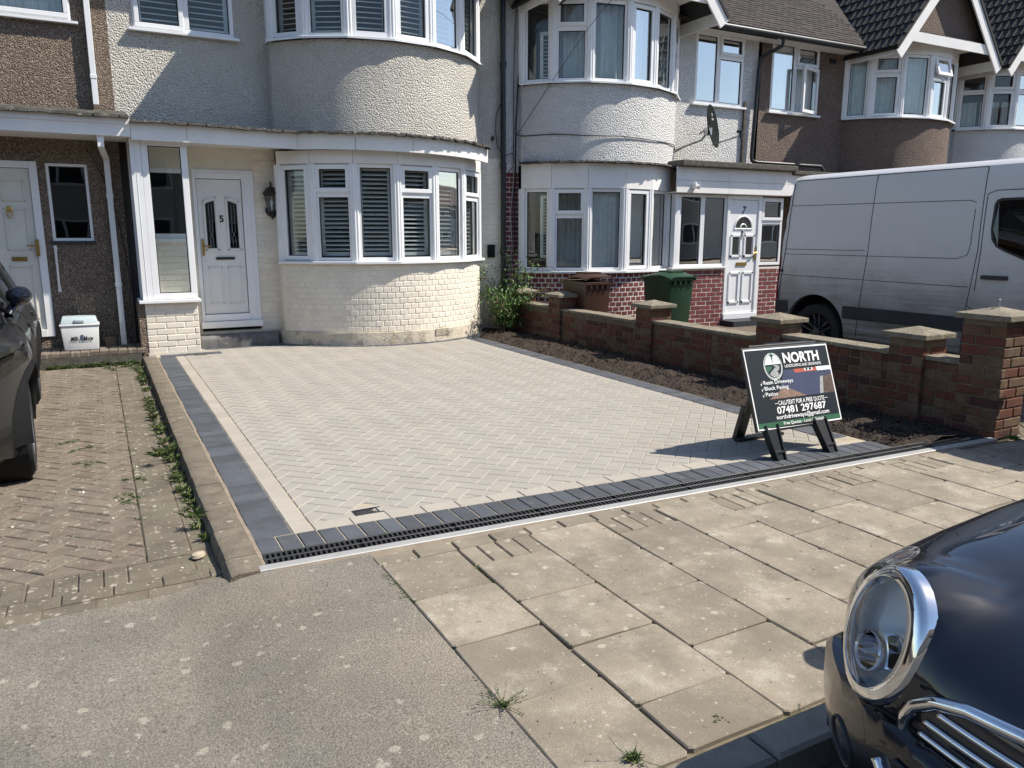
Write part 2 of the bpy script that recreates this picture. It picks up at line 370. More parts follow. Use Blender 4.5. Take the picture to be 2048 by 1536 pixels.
def inset(poly, d):
    n = len(poly); a = sum(poly[i][0] * poly[(i + 1) % n][1] - poly[(i + 1) % n][0] * poly[i][1] for i in range(n))
    if a < 0: poly = poly[::-1]
    src = poly
    for i in range(n):
        p, q = Vector(src[i]), Vector(src[(i + 1) % n])
        if (q - p).length < 1e-6: continue
        t = (q - p).normalized(); nn = Vector((-t.y, t.x)) * d
        poly = clip(poly, p + nn, q + nn)
        if len(poly) < 3: return []
    return poly
_pm = {}
def piece(poly, z1, th, ch, m, jit=0.0, key=None):
    """a paver from its outline: mesh centred on the outline, plus its matrix"""
    cx = sum(p[0] for p in poly) / len(poly); cy = sum(p[1] for p in poly) / len(poly)
    loc = [(x - cx, y - cy) for x, y in poly]
    k = (m, th, ch, tuple((round(x, 3), round(y, 3)) for x, y in loc))
    if k not in _pm:
        b = MB(); b.prism(loc, -th, 0, ch); _pm[k] = b.mesh('paver', m)
    mx = Matrix.Translation((cx, cy, z1 + random.uniform(-jit, jit)))
    if jit: mx = mx @ Matrix.Rotation(random.uniform(-1, 1) * jit * 2.5, 4, 'X') @ Matrix.Rotation(random.uniform(-1, 1) * jit * 2.5, 4, 'Y')
    return _pm[k], mx
def rect(x0, x1, y0, y1): return [(x0, y0), (x1, y0), (x1, y1), (x0, y1)]
_bm = {}
def brick_mesh(l, h, d, m, bev=.005):
    k = (round(l, 3), h, d, m)
    if k not in _bm:
        b = MB(); b.box(-l / 2, l / 2, -d / 2, d / 2, -h / 2, h / 2); me = b.mesh('brick', m)
        bm = bmesh.new(); bm.from_mesh(me)
        bmesh.ops.bevel(bm, geom=[e for e in bm.edges if abs(e.calc_length()) > 0 and min(v.co.y for v in e.verts) < 0], offset=bev, segments=1, affect='EDGES')
        bm.to_mesh(me); bm.free(); _bm[k] = me
    return _bm[k]
def brick_rows(o, ex, L, z0, z1, m, gauge=.075, h=.066, bond='stretcher', proud=.006, depth=.05, jit=.002, l=.215):
    """bricks over a flat face: o lower-left corner on the face, ex along it; returns jobs"""
    o, ex = Vector(o), Vector(ex).normalized(); out = ex.cross(Vector((0, 0, 1))); jobs = []
    rot = Matrix.Rotation(math.atan2(ex.y, ex.x), 4, 'Z'); r = 0; z = z0
    while z + h <= z1 + .01:
        x = -(l + .01) / 2 if r % 2 else 0.; k = 0
        while x < L - .02:
            ll = l
            if bond == 'mixed': ll = l if random.random() < .45 else .1025
            if bond == 'header': ll = .1025
            a, b = max(x, 0), min(x + ll, L)
            if b - a > .03:
                p = o + ex * ((a + b) / 2) + Vector((0, 0, z + h / 2 - o.z)) + out * (proud - depth / 2 + random.uniform(-jit, jit))
                jobs.append((brick_mesh(round(b - a, 2), h, depth, m), Matrix.Translation(p) @ rot @ Matrix.Rotation(random.uniform(-1, 1) * jit * 3, 4, 'Y')))
            x += ll + .010; k += 1
        z += gauge; r += 1
    return jobs
_tn = [0]
def text(s, o, ex, ey, h, m, parent, width=None, bold=0., name='lettering', align='LEFT', shear=0., space=1.):
    """flat lettering: o = left end of the base line, ex/ey unit vectors, h cap height"""
    cu = bpy.data.curves.new('lettering', 'FONT'); cu.body = s; cu.size = 1; cu.offset = bold; cu.resolution_u = 3; cu.align_x = align
    cu.shear = shear; cu.space_character = space
    ob = bpy.data.objects.new('tmp', cu); col.objects.link(ob)
    dg = bpy.context.evaluated_depsgraph_get(); me = bpy.data.meshes.new_from_object(ob.evaluated_get(dg))
    bpy.data.objects.remove(ob); bpy.data.curves.remove(cu)
    xs = [v.co.x for v in me.vertices]; w = max(xs) - min(xs); x0 = min(xs)
    sy = h / .70; sx = (width / w) if width else sy
    o, ex, ey = Vector(o), Vector(ex), Vector(ey)
    for v in me.vertices: v.co = o + ex * ((v.co.x - (x0 if align == 'LEFT' else 0)) * sx) + ey * (v.co.y * sy)
    me.materials.clear(); me.materials.append(MT[m])
    return link(name, me, parent)
# ---------------------------------------------------------------- building helpers
EZ = Vector((0, 0, 1))
_sl = {}
def window(parent, o, ex, w, h, cells, fb=.05, sb=.072, dep=.06, pane='glass', mname='upvc', name='window', proud=.022, label=None):
    """cells (x0, x1, z0, z1, kind): f fixed light, s opening sash, o top-hung sash standing open, c side-hung sash ajar"""
    o, ex = Vector(o), Vector(ex).normalized(); out = ex.cross(EZ)
    P = lambda x, z, d: o + ex * x + EZ * z - out * d
    fr = MB(); seal = MB(); panes = []; sashes = []
    def bars(m, x0, x1, z0, z1, b, d0, d1, T=None):
        for a0, a1, c0, c1 in ((x0, x1, z0, z0 + b), (x0, x1, z1 - b, z1), (x0, x0 + b, z0 + b, z1 - b), (x1 - b, x1, z0 + b, z1 - b)):
            if T: q = [T(x, z, d) for d in (d0, d1) for x, z in ((a0, c0), (a1, c0), (a1, c1), (a0, c1))]; m.add(q, [(3, 2, 1, 0), (4, 5, 6, 7), (0, 1, 5, 4), (1, 2, 6, 5), (2, 3, 7, 6), (3, 0, 4, 7)])
            else: m.obox(P(a0, c0, d0), ex * (a1 - a0), EZ * (c1 - c0), -out * (d1 - d0))
    for (x0, x1, z0, z1, k) in cells:
        b = fb if k == 'f' else sb
        if k in 'fs':
            bars(fr, x0, x1, z0, z1, fb, 0, dep)
            if k == 's':
                s = MB(); bars(s, x0 + .018, x1 - .018, z0 + .018, z1 - .018, b - .018, -proud, -.0005); sashes.append(s)
            bars(seal, x0 + b - .002, x1 - b + .002, z0 + b - .002, z1 - b + .002, .012, .016, .03)
            p = MB(); p.obox(P(x0 + b, z0 + b, .026), ex * (x1 - x0 - 2 * b), EZ * (z1 - z0 - 2 * b), -out * .010); panes.append(p)
        else:
            bars(fr, x0, x1, z0, z1, fb * .8, 0, dep)
            if k == 'o':
                a = R(17); T = lambda x, z, d, zz=z1: P(x, zz, 0) - EZ * ((zz - z) * math.cos(a)) + out * ((zz - z) * math.sin(a)) + (out * math.cos(a) + EZ * math.sin(a)) * (-d + .03)
            else:
                a = R(16); T = lambda x, z, d, xx=x1: P(xx, z, 0) - ex * ((xx - x) * math.cos(a)) + out * ((xx - x) * math.sin(a)) + (out * math.cos(a) + ex * math.sin(a)) * (-d + .03)
            s = MB(); bars(s, x0 + .01, x1 - .01, z0 + .01, z1 - .01, sb - .01, 0, .05, T); sashes.append(s)
            p = MB(); q = [T(x, z, d) for d in (.02, .03) for x, z in ((x0 + sb, z0 + sb), (x1 - sb, z0 + sb), (x1 - sb, z1 - sb), (x0 + sb, z1 - sb))]
            p.add(q, [(3, 2, 1, 0), (4, 5, 6, 7), (0, 1, 5, 4), (1, 2, 6, 5), (2, 3, 7, 6), (3, 0, 4, 7)]); panes.append(p)
    W = fr.build(name, mname, parent, bevel=.006)
    if label: W['label'] = label
    for s in sashes: s.build('sash', mname, W, bevel=.007)
    for p in panes: p.build('pane', pane, W)
    seal.build('gasket', 'seal', W)
    return W
def shutter(parent, o, ex, w, h, dep=.11, pitch=.058, gap=0.):
    o, ex = Vector(o), Vector(ex).normalized(); out = ex.cross(EZ)
    b = MB(); s = .05
    for x in (0, w - s): b.obox(o + ex * x - out * dep, ex * s, EZ * h, -out * .03)
    for z in (0, h - s): b.obox(o + ex * s + EZ * z - out * dep, ex * (w - 2 * s), EZ * s, -out * .03)
    S = b.build('shutter', 'blind', parent)
    k = round(w - 2 * s, 3)
    if k not in _sl:
        m = MB(); t = R(20); a = Vector((0, math.cos(t), math.sin(t))) * .062; c = Vector((0, -math.sin(t), math.cos(t))) * .009
        m.obox(Vector((-k / 2, 0, 0)) - a / 2, (k, 0, 0), a, c); _sl[k] = m.mesh('slat', 'blind')
    rot = Matrix.Rotation(math.atan2(ex.y, ex.x), 4, 'Z'); z = s + pitch * .6
    while z < h - s - .02:
        p = o + ex * (w / 2) + EZ * z - out * (dep + .015)
        link('slat', _sl[k], S, mw=Matrix.Translation(p) @ rot); z += pitch
    return S
def curtain(parent, o, ex, w, h, dep=.16, amp=.022, wl=.075, name='curtain'):
    o, ex = Vector(o), Vector(ex).normalized(); out = ex.cross(EZ); m = MB(); n = max(8, int(w / .012)); vs = []; fs = []
    ph = random.random() * 6
    for i in range(n + 1):
        x = w * i / n; d = dep + amp * math.sin(2 * math.pi * x / wl + ph) + amp * .6 * math.sin(2 * math.pi * x / (wl * 2.3) + ph * 2)
        for z in (0, h): vs.append(o + ex * x + EZ * z - out * d)
    for i in range(n): fs.append((2 * i, 2 * i + 2, 2 * i + 3, 2 * i + 1))
    m.add(vs, fs); return m.build(name, 'net', parent, smooth=True)
def wall_holes(parent, name, mname, x0, x1, z0, z1, holes, y, dep=.25):
    """wall facing the street with real openings and reveals"""
    xs = sorted({x0, x1, *[v for h in holes for v in h[:2] if x0 < v < x1]}); zs = sorted({z0, z1, *[v for h in holes for v in h[2:] if z0 < v < z1]})
    b = MB()
    for i in range(len(xs) - 1):
        for j in range(len(zs) - 1):
            a, c, d, e = xs[i], xs[i + 1], zs[j], zs[j + 1]; mx, mz = (a + c) / 2, (d + e) / 2
            if any(h[0] < mx < h[1] and h[2] < mz < h[3] for h in holes): continue
            b.poly([(a, y, d), (c, y, d), (c, y, e), (a, y, e)]); b.poly([(a, y + dep, d), (a, y + dep, e), (c, y + dep, e), (c, y + dep, d)])
    for h in holes:
        a, c, d, e = max(h[0], x0), min(h[1], x1), max(h[2], z0), min(h[3], z1)
        b.poly([(a, y, d), (a, y + dep, d), (c, y + dep, d), (c, y, d)]); b.poly([(a, y, e), (c, y, e), (c, y + dep, e), (a, y + dep, e)])
        b.poly([(a, y, d), (a, y, e), (a, y + dep, e), (a, y + dep, d)]); b.poly([(c, y, d), (c, y + dep, d), (c, y + dep, e), (c, y, e)])
    return b.build(name, mname, parent)
def body(parent, x0, x1, ze, y=11.1, yb=18.):
    """rooms behind the front: party walls, back wall, floors"""
    b = MB(); b.box(x0 - .001, x0 + .10, y + .25, yb, -.1, ze); b.box(x1 - .10, x1 - .001, y + .25, yb, -.1, ze)
    b.box(x0 + .1, x1 - .1, yb - .2, yb, -.1, ze); b.box(x0 + .1, x1 - .1, y + 4, y + 4.1, -.1, ze)
    b.box(x0 + .1, x1 - .1, y + .25, yb - .2, ze - .06, ze - .01); b.box(x0 + .1, x1 - .1, y + .25, y + 4, 2.66, 2.8); b.box(x0 + .1, x1 - .1, y + .25, y + 4, -.1, .02)
    return b.build('inner_wall', 'interior', parent)
def main_roof(parent, x0, x1, zo):
    b = MB(); ye, z, yr, zr = 10.72, 5.02 + zo, 14.6, 8.1 + zo
    t = Vector((0, yr - ye, zr - z)); nrm = Vector((0, -(zr - z), yr - ye)).normalized() * .06
    b.obox((x0, ye, z), (x1 - x0, 0, 0), t, nrm); b.obox((x0, yr, zr + .03), (x1 - x0, 0, 0), (0, 4, -3.1), (0, .03, .05))
    r = b.build('roof', 'rooftile', parent); return r
def roof_rows(parent, x0, x1, zo, zmax, keep=lambda x, y, z: True):
    """plain tiles laid in courses on the street slope"""
    ye, z0, yr, zr = 10.70, 5.06 + zo, 14.6, 8.16 + zo; L = math.hypot(yr - ye, zr - z0); dy, dz = (yr - ye) / L, (zr - z0) / L
    b = MB(); b.box(-.082, .082, 0, .20, 0, .014); me = b.mesh('tile', 'rooftile'); jobs = []; s = 0.; r = 0
    tilt = math.atan2(dz, dy) - R(4)
    while z0 + s * dz < zmax:
        x = x0 + (.085 if r % 2 else 0)
        while x < x1:
            y, z = ye + s * dy, z0 + s * dz
            if keep(x, y, z): jobs.append((me, Matrix.Translation((x, y - dz * .02, z + dy * .022 + random.uniform(-.003, .003))) @ Matrix.Rotation(tilt, 4, 'X') @ Matrix.Rotation(random.uniform(-.01, .01), 4, 'Z')))
            x += .17
        s += .105; r += 1
    return jobs
AP, FT, HW, GY = 6.84, 4.97, 1.56, 9.93    # apex and foot heights of the street gables, half width, front
def gable(parent, cx, zo, wallmat, tiles=False):
    sl = (AP - FT) / HW; a = math.atan(sl)
    for s in (-1, 1):
        d = Vector((s * -math.cos(a), 0, math.sin(a))); n = Vector((s * math.sin(a), 0, math.cos(a))); foot = Vector((cx + s * HW, GY, FT + zo)); L = HW / math.cos(a)
        b = MB(); b.obox(foot - d * .15 - n * .20, d * (L + .17), n * .20, (0, .03, 0)); b.build('barge_board', 'oldwhite', parent, bevel=.004)
        b = MB(); b.obox(foot - d * .12 + Vector((0, -.02, 0)), d * (L + .12), n * .05, (0, 3.3, 0)); rf = b.build('gable_roof', 'darktile', parent)
        if tiles and s == -1:
            t = MB(); t.box(-.005, .36, -.15, .15, 0, .022)
            t.lathe([(.026, 0), (.026, .355)], (0, -.10, .014), (1, 0, 0), 8); t.lathe([(.026, 0), (.026, .355)], (0, .05, .014), (1, 0, 0), 8)
            me = t.mesh('tile', 'darktile'); r = 0; q = -.10
            while q < L - .1:
                y = GY + .10
                while y < GY + 3.1:
                    p = foot + d * q + n * .06; zc = p.z
                    ymain = 10.70 + (zc - 5.06 - zo) / (3.1 / 3.9)
                    if y < ymain + .2:
                        M = Matrix((( d.x, 0, n.x, 0), (0, 1, 0, 0), (d.z, 0, n.z, 0), (0, 0, 0, 1)))
                        link('tile', me, rf, mw=Matrix.Translation((p.x, y, p.z)) @ M @ Matrix.Rotation(R(3.5), 4, 'Y') @ Matrix.Rotation(random.uniform(-.012, .012), 4, 'Z'))
                    y += .305
                q += .29; r += 1
    b = MB(); z = FT + zo + .22; hw = (AP + zo - z) / sl
    for y in (10.16,): b.add([(cx - hw, y, z), (cx + hw, y, z), (cx, y, AP + zo - .02), (cx - hw, y + .1, z), (cx + hw, y + .1, z), (cx, y + .1, AP + zo - .02)], [(0, 1, 2), (5, 4, 3), (0, 3, 4, 1), (1, 4, 5, 2), (2, 5, 3, 0)])
    b.build('gable_wall', wallmat, parent)
    b = MB(); b.box(cx - HW + .22, cx + HW - .22, GY + .035, GY + .065, FT + zo + .10, FT + zo + .28); b.build('tie_board', 'oldwhite', parent, bevel=.004)
    b = MB(); b.box(cx - HW + .14, cx + HW - .14, GY + .07, 10.158, FT + zo + .285, FT + zo + .31); b.build('lead_flashing', 'felt', parent)
    b = MB(); b.box(cx - HW + .30, cx + HW - .30, GY + .07, 11.09, FT + zo + .238, FT + zo + .262); b.build('soffit', 'oldwhite', parent)
    for s in (-1, 1): b = MB(); b.box(min(cx + s * HW, cx + s * (HW - .03)), max(cx + s * HW, cx + s * (HW - .03)), GY + .03, 11.08, FT + zo - .16, FT + zo + .03); b.build('side_fascia', 'oldwhite', parent)
def arc_pts(cx, cy, r, a): return Vector((cx + r * math.sin(R(a)), cy - r * math.cos(R(a)), 0))
def bay(parent, cx, cy, ang, z0, z1, cells, Rr=1.80, sill=.09, head=None, fill=None, posts=True, pane='glass', wy=11.1):
    """the glazed band of a bay: one window per facet, ribbed posts between, stepped sill, head boards"""
    P = [arc_pts(cx, cy, Rr, a) for a in ang]; ws = []
    for i in range(len(P) - 1):
        d = P[i + 1] - P[i]; w = d.length; ex = d.normalized(); pw = .035
        o = P[i] + ex * pw + EZ * z0; cw = w - 2 * pw; h = z1 - z0
        cl = [(a * cw, b * cw, c * h, e * h, k) for a, b, c, e, k in cells[i]]
        ws.append((o, ex, cw, h)); window(parent, o, ex, cw, h, cl, pane=pane)
        if fill: fill(i, o, ex, cw, h)
    if posts:
        for i, p in enumerate(P):
            b = MB(); a = R(ang[i]); t = Vector((math.cos(a), math.sin(a), 0)); nr = Vector((math.sin(a), -math.cos(a), 0))
            if i == 0: 
                b.box(p.x - .02, p.x + .03, p.y + .005, wy, z0, z1)
            for k in (-1, 0, 1):
                q = p + t * (.034 * k) + nr * (.006 if k else .014); b.tube([q + EZ * z0, q + EZ * z1], .024, 8)
            b.build('bay_post', 'upvc', parent, smooth=False, auto=50)
    o2 = [arc_pts(cx, cy, Rr + sill, a) for a in ang]; i2 = [arc_pts(cx, cy, Rr - .12, a) for a in ang]
    if sill:
        for i in range(len(P) - 1):
            b = MB(); q = [o2[i], o2[i + 1], i2[i + 1], i2[i]]; b.prism([(v.x, v.y) for v in q], z0 - .035, z0 - .002, .006); b.build('window_sill', 'upvc', parent)
    if head:
        for i in range(len(P) - 1):
            a, c = arc_pts(cx, cy, Rr + .035, ang[i]), arc_pts(cx, cy, Rr + .035, ang[i + 1]); d = (c - a); ex = d.normalized(); out = ex.cross(EZ)
            b = MB(); g = .003
            b.obox(a + ex * g + EZ * (z1 + .002), ex * (d.length - 2 * g), EZ * (head - .004), -out * .10); hb = b.build('head_board', 'oldwhite', parent, bevel=.004)
    b = MB(); b.prism([(v.x, v.y) for v in i2] + [(i2[-1].x, wy + .3), (i2[0].x, wy + .3)], z0 - .06, z0 - .036); b.prism([(v.x, v.y) for v in i2] + [(i2[-1].x, wy + .3), (i2[0].x, wy + .3)], z1 + .01, z1 + .05)
    b.build('bay_floor', 'interior', parent)
    return ws
def spandrel(parent, cx, cy, a0, a1, z0, z1, m, Rr=1.80, name='bay_wall', wy=11.1):
    b = MB(); b.arc(cx, cy, Rr - .2, Rr, R(a0), R(a1), z0, z1, 48)
    for a in (a0, a1):
        p = arc_pts(cx, cy, Rr, a); q = arc_pts(cx, cy, Rr - .2, a); s = 1 if a > 0 else -1
        b.box(min(p.x, q.x), max(p.x, q.x), p.y, wy + .01, z0, z1)
    me = b.build(name, m, parent, auto=40); return me
def arc_bricks(cx, cy, Rr, a0, a1, z0, z1, m, l=.1025, gauge=.0765, h=.066, proud=.0045, depth=.05, bond='header'):
    jobs = []; z = z0; r = 0
    while z + h < z1 + .012:
        L = (R(a1) - R(a0)) * Rr; x = -l / 2 if r % 2 else 0.
        while x < L - .01:
            a, b = max(0, x), min(L, x + l)
            if b - a > .025:
                t = R(a0) + (a + b) / 2 / Rr; rr = Rr + proud - depth / 2 + random.uniform(-.002, .002)
                jobs.append((brick_mesh(round(b - a, 2), h, depth, m, .008), Matrix.Translation((cx + rr * math.sin(t), cy - rr * math.cos(t), z + h / 2 + random.uniform(-.002, .002))) @ Matrix.Rotation(t, 4, 'Z') @ Matrix.Rotation(random.uniform(-.02, .02), 4, 'Y')))
            x += l + .010
        z += gauge; r += 1
    return jobs
def moulding(b, x0, x1, z0, z1, y, w=.018, d=.012, arch=0.):
    """raised bead round a door panel; the head may slope (arch)"""
    pts = [(x0, z0), (x1, z0), (x1, z1 + (arch if arch < 0 else 0)), (x0, z1 - (arch if arch > 0 else 0))]
    for i in range(4):
        p, q = Vector((pts[i][0], y, pts[i][1])), Vector((pts[(i + 1) % 4][0], y, pts[(i + 1) % 4][1])); t = (q - p).normalized(); n = Vector((-t.z, 0, t.x))
        b.obox(p - t * w * .5 - n * w / 2, t * ((q - p).length + w), n * w, (0, -d, 0))
FULL = [(0, 1, 0, 1, 'f')]; SASH = [(0, 1, 0, 1, 's')]
def SPLIT(z, lo='f', hi='s'): return [(0, 1, 0, z, lo), (0, 1, z, 1, hi)]

# ---------------------------------------------------------------- house number 3 (left)
WY = 11.1
H3 = thing('terraced_house', 'brown pebbledashed house with an off-white front door beside a dark narrow window', 'house', (-2, 11.1, 0))
wall_holes(H3, 'front_wall', 'pebble3', -6, .37, -.1, 5.25, [(-1.45, -.535, .25, 2.36), (-.45, .0, 1.42, 2.35), (-1.9, -.01, 4.0, 5.1)], WY)
body(H3, -6, .36, 5.25); main_roof(H3, -6.2, .37, .19); gable(H3, -3.3, .19, 'pebble3')
window(H3, (-.45, WY + .01, 1.42), (1, 0, 0), .45, .93, [(0, .45, 0, .93, 'f')], fb=.035, pane='glass_dark')
window(H3, (-1.9, WY - .01, 4.0), (1, 0, 0), 1.89, 1.1, [(0, .9, 0, 1.1, 'f'), (.9, 1.89, 0, 1.1, 's')])
curtain(H3, (-1.85, WY - .01, 4.02), (1, 0, 0), 1.8, 1.06)
b = MB(); b.box(-1.98, .06, WY - .07, WY + .05, 3.955, 3.985); b.build('window_sill', 'upvc', H3, bevel=.004)
b = MB(); b.box(-.48, .015, WY - .03, WY + .05, 1.385, 1.418); b.build('window_sill', 'vanplastic', H3, bevel=.004)
# front door of number 3
b = MB(); b.box(-1.45, -1.39, WY - .01, WY + .08, .25, 2.36); b.box(-.62, -.536, WY - .02, WY + .08, .25, 2.36); b.box(-1.39, -.62, WY - .015, WY + .08, 2.28, 2.36); b.box(-1.39, -.62, WY - .03, WY + .08, .25, .34)
fr3 = b.build('door_frame', 'upvc', H3, bevel=.004)
b = MB(); b.box(-1.385, -.625, WY + .012, WY + .06, .342, 2.275); d3 = b.build('door', 'creamdoor', H3)
b = MB()
for x0, x1 in ((-1.27, -1.06), (-.92, -.70)):
    for z0, z1 in ((.48, 1.12), (1.32, 1.80), (1.90, 2.13)): moulding(b, x0, x1, z0, z1, WY + .012)
b.build('door_panel', 'creamdoor', d3, bevel=.004)
b = MB(); b.box(-.90, -.74, WY - .004, WY + .011, 1.185, 1.235); b.build('letter_plate', 'brass', d3, bevel=.003); b = MB(); b.box(-.64, -.60, WY - .034, WY - .021, 1.24, 1.44); b.tube([(-.62, WY - .03, 1.37), (-.62, WY - .075, 1.37), (-.73, WY - .08, 1.365)], .010)
b.build('door_handle', 'brass', d3); b = MB(); b.lathe([(.0, 0), (.035, .0), (.035, .012), (.02, .02), (0, .022)], (-.865, WY + .011, 1.80), (0, -1, 0), 12); b.tube([(-.865, WY - .01, 1.80), (-.895, WY - .02, 1.75), (-.88, WY - .02, 1.70), (-.85, WY - .02, 1.70), (-.835, WY - .02, 1.75), (-.865, WY - .01, 1.80)], .007, 6)
b.build('door_knocker', 'brass', d3)
b = MB(); b.tube([(-.435, WY - .005, 1.33), (-.435, WY - .045, 1.31), (-.435, WY - .05, 1.10), (-.437, WY - .045, .86), (-.437, WY - .005, .84)], .013, 8); b.box(-.452, -.418, WY - .012, WY - .002, 1.29, 1.37); b.box(-.455, -.42, WY - .012, WY - .002, .80, .87)
b.build('grab_rail', 'oldwhite', H3)
# ---------------------------------------------------------------- house number 5 (middle)
H5 = thing('terraced_house', 'cream roughcast house numbered 5 with painted brick under its curved bay window', 'house', (3, 11.1, 0))
C5 = (3.75, 11.87); A5 = [-56, -39.5, -21.5, -3.2, 15.2, 34, 57]
wall_holes(H5, 'upper_wall', 'pebble5', .37, 5.75, 2.66, 5.25, [(.655, 1.84, 4.0, 5.1), (2.27, 5.25, 2.68, 5.22)], WY)
wall_holes(H5, 'lower_wall', 'creampaint', .47, 5.75, -.1, 2.66, [(1.19, 1.96, .2, 2.34), (.52, 1.14, 1.45, 2.34), (2.27, 5.25, 0.2, 2.6)], WY)
body(H5, .37, 5.75, 5.25); main_roof(H5, .37, 5.75, .19); gable(H5, C5[0], .19, 'pebble5')
spandrel(H5, *C5, -57, 57, .17, 1.11, 'creampaint')
spandrel(H5, *C5, -57, 57, 2.62, 3.95, 'pebble5', name='roughcast_bay_wall')
b = MB(); b.arc(*C5, 1.6, 1.835, R(-58), R(57), -.02, .175, 60)
p = arc_pts(*C5, 1.835, -58); b.box(p.x, p.x + .2, p.y, WY, -.02, .175); b.box(1.97, p.x - .002, WY - .03, WY + .02, -.02, .175); p = arc_pts(*C5, 1.835, 57); b.box(p.x - .2, p.x, p.y, WY, -.02, .175); b.box(p.x + .003, 5.75, WY - .035, WY + .02, -.02, .17)
b.build('plinth', 'plinth', H5, auto=40)
gcells = [SASH, SPLIT(.70), FULL, SPLIT(.70), FULL, SPLIT(.70)]
ucells = [SASH, FULL, SASH, SASH, FULL, SASH]
def fill5(i, o, ex, w, h): shutter(H5, o + ex * .03 + EZ * .07, ex, w - .06, h - .10 if i != 0 else h - .16)
bay(H5, *C5, A5, 1.145, 2.42, gcells, head=.17, fill=fill5)
bay(H5, *C5, A5, 3.985, 5.14, ucells, head=.28, fill=lambda i, o, ex, w, h: shutter(H5, o + ex * .03 + EZ * .05, ex, w - .06, h - .05, pitch=.064))
window(H5, (.655, WY - .01, 4.0), (1, 0, 0), 1.185, 1.1, [(0, .60, 0, 1.1, 's'), (.60, 1.185, 0, 1.1, 'f')])
shutter(H5, (.71, WY - .01, 4.05), (1, 0, 0), 1.08, 1.0, pitch=.07, dep=.10)
b = MB(); b.box(.60, 1.90, WY - .075, WY + .05, 3.962, 3.997); b.build('window_sill', 'upvc', H5, bevel=.004)
window(H5, (.52, WY - .005, 1.45), (1, 0, 0), .62, .89, [(0, .62, 0, .89, 'f')], fb=.06, pane='glass_dark')
b = MB(); b.box(.50, 1.16, WY - .04, WY + .02, 1.40, 1.448); b.build('window_sill', 'upvc', H5, bevel=.004)
b = MB(); b.arc(*C5, 1.805, 1.812, R(-16), R(-10), .035, .12, 3); ab = None
# front door of number 5
b = MB(); b.box(1.19, 1.235, WY - .02, WY + .1, .25, 2.34); b.box(1.81, 1.96, WY - .02, WY + .1, .25, 2.34); b.box(1.235, 1.81, WY - .018, WY + .1, 2.225, 2.34); b.box(1.235, 1.81, WY - .03, WY + .1, .34, .43); b.box(1.17, 1.97, WY - .09, WY + .1, .25, .335)
b.box(1.84, 1.90, WY - .028, WY - .021, .34, 2.30); b.box(1.24, 1.84, WY - .026, WY - .0185, 2.255, 2.30)
b.build('door_frame', 'upvc', H5, bevel=.006)
b = MB(); b.box(1.243, 1.802, WY + .014, WY + .06, .438, 2.217); d5 = b.build('door', 'whitedoor', H5)
b = MB(); y = WY + .014
moulding(b, 1.315, 1.47, 1.30, 1.98, y, .026, .016, .045); moulding(b, 1.60, 1.752, 1.30, 1.98, y, .026, .016, -.045)
moulding(b, 1.33, 1.49, .58, 1.06, y, .02, .012); moulding(b, 1.575, 1.735, .58, 1.06, y, .02, .012)
b.build('door_panel', 'whitedoor', d5, bevel=.005)
for x0, s in ((1.335, 1), (1.62, -1)):
    b = MB(); q = [(x0, y - .003, 1.32), (x0 + .112, y - .003, 1.32), (x0 + .112, y - .003, 1.945 if s > 0 else 1.905), (x0, y - .003, 1.905 if s > 0 else 1.945)]
    b.poly(q); b.build('leaded_pane', 'glass_dark', d5)
    b = MB()
    for k in (.038, .075): b.tube([(x0 + k, y - .005, 1.33), (x0 + k, y - .005, 1.46), (x0 + .056, y - .005, 1.50), (x0 + k, y - .005, 1.54), (x0 + k, y - .005, 1.9)], .0022, 4)
    b.build('leading', 'galvm', d5)
b = MB(); q = [(1.335, 1.445), (1.62, 1.732)]
for x0, x1 in q: b.poly([(x0, y - .001, 1.32), (x1, y - .001, 1.32), (x1, y - .001, 1.9), (x0, y - .001, 1.9)])
b.build('door_backing', 'black', d5)
b = MB(); b.box(1.425, 1.665, y - .018, y, 1.165, 1.20); b.build('letter_slot', 'black', d5, bevel=.003)
b = MB(); b.box(1.258, 1.288, y - .012, y - .001, 1.22, 1.44); b.tube([(1.273, y - .01, 1.35), (1.273, y - .05, 1.35), (1.36, y - .055, 1.345)], .010); b.build('door_handle', 'brass', d5)
text('5', (1.502, y - .006, 1.665), (1, 0, 0), (0, 0, 1), .085, 'black', d5, bold=.03, name='house_number')
# porch pier, side screen and posts of number 5
b = MB(); b.box(.478, 1.09, 10.541, WY, -.02, .655); b.box(.47, 1.10, 10.53, WY - .001, -.02, .03); pier = b.build('porch_pier', 'creampaint', H5)
b = MB(); b.box(.40, .476, 10.545, WY, -.02, .655); b.build('pier_side', 'pebble3', H5)
jobs5 = brick_rows((.478, 10.541, .03), (1, 0, 0), .61, .03, .66, 'creambrick', proud=.006, jit=.003, gauge=.077)
jobs5 += brick_rows((1.97, WY, .19), (1, 0, 0), .30, .19, 2.58, 'creambrick', gauge=.077, proud=.0055)
jobs5 += brick_rows((5.27, WY, .19), (1, 0, 0), .48, .19, 2.6, 'creambrick', gauge=.077, proud=.004)
jobs5 += brick_rows((.55, WY, .30), (1, 0, 0), .64, .30, 1.38, 'creambrick', gauge=.077, proud=.0045)
jobs5 += arc_bricks(*C5, 1.80, -55.5, 57, .185, 1.10, 'creambrick')
place(jobs5, 'brick', H5, 300, 'brickwork')
b = MB(); b.box(.415, 1.13, 10.475, WY - .002, .658, .695); b.build('pier_sill', 'upvc', H5, bevel=.005)
window(H5, (.585, 10.54, .70), (1, 0, 0), .515, 1.93, [(0, .515, 0, 1.93, 'f')], fb=.075, name='porch_screen')
b = MB(); b.box(.465, .583, 10.535, 10.62, .70, 2.63); b.box(.517, .521, 10.531, 10.534, .70, 2.63); b.build('corner_post', 'upvc', H5, bevel=.004)
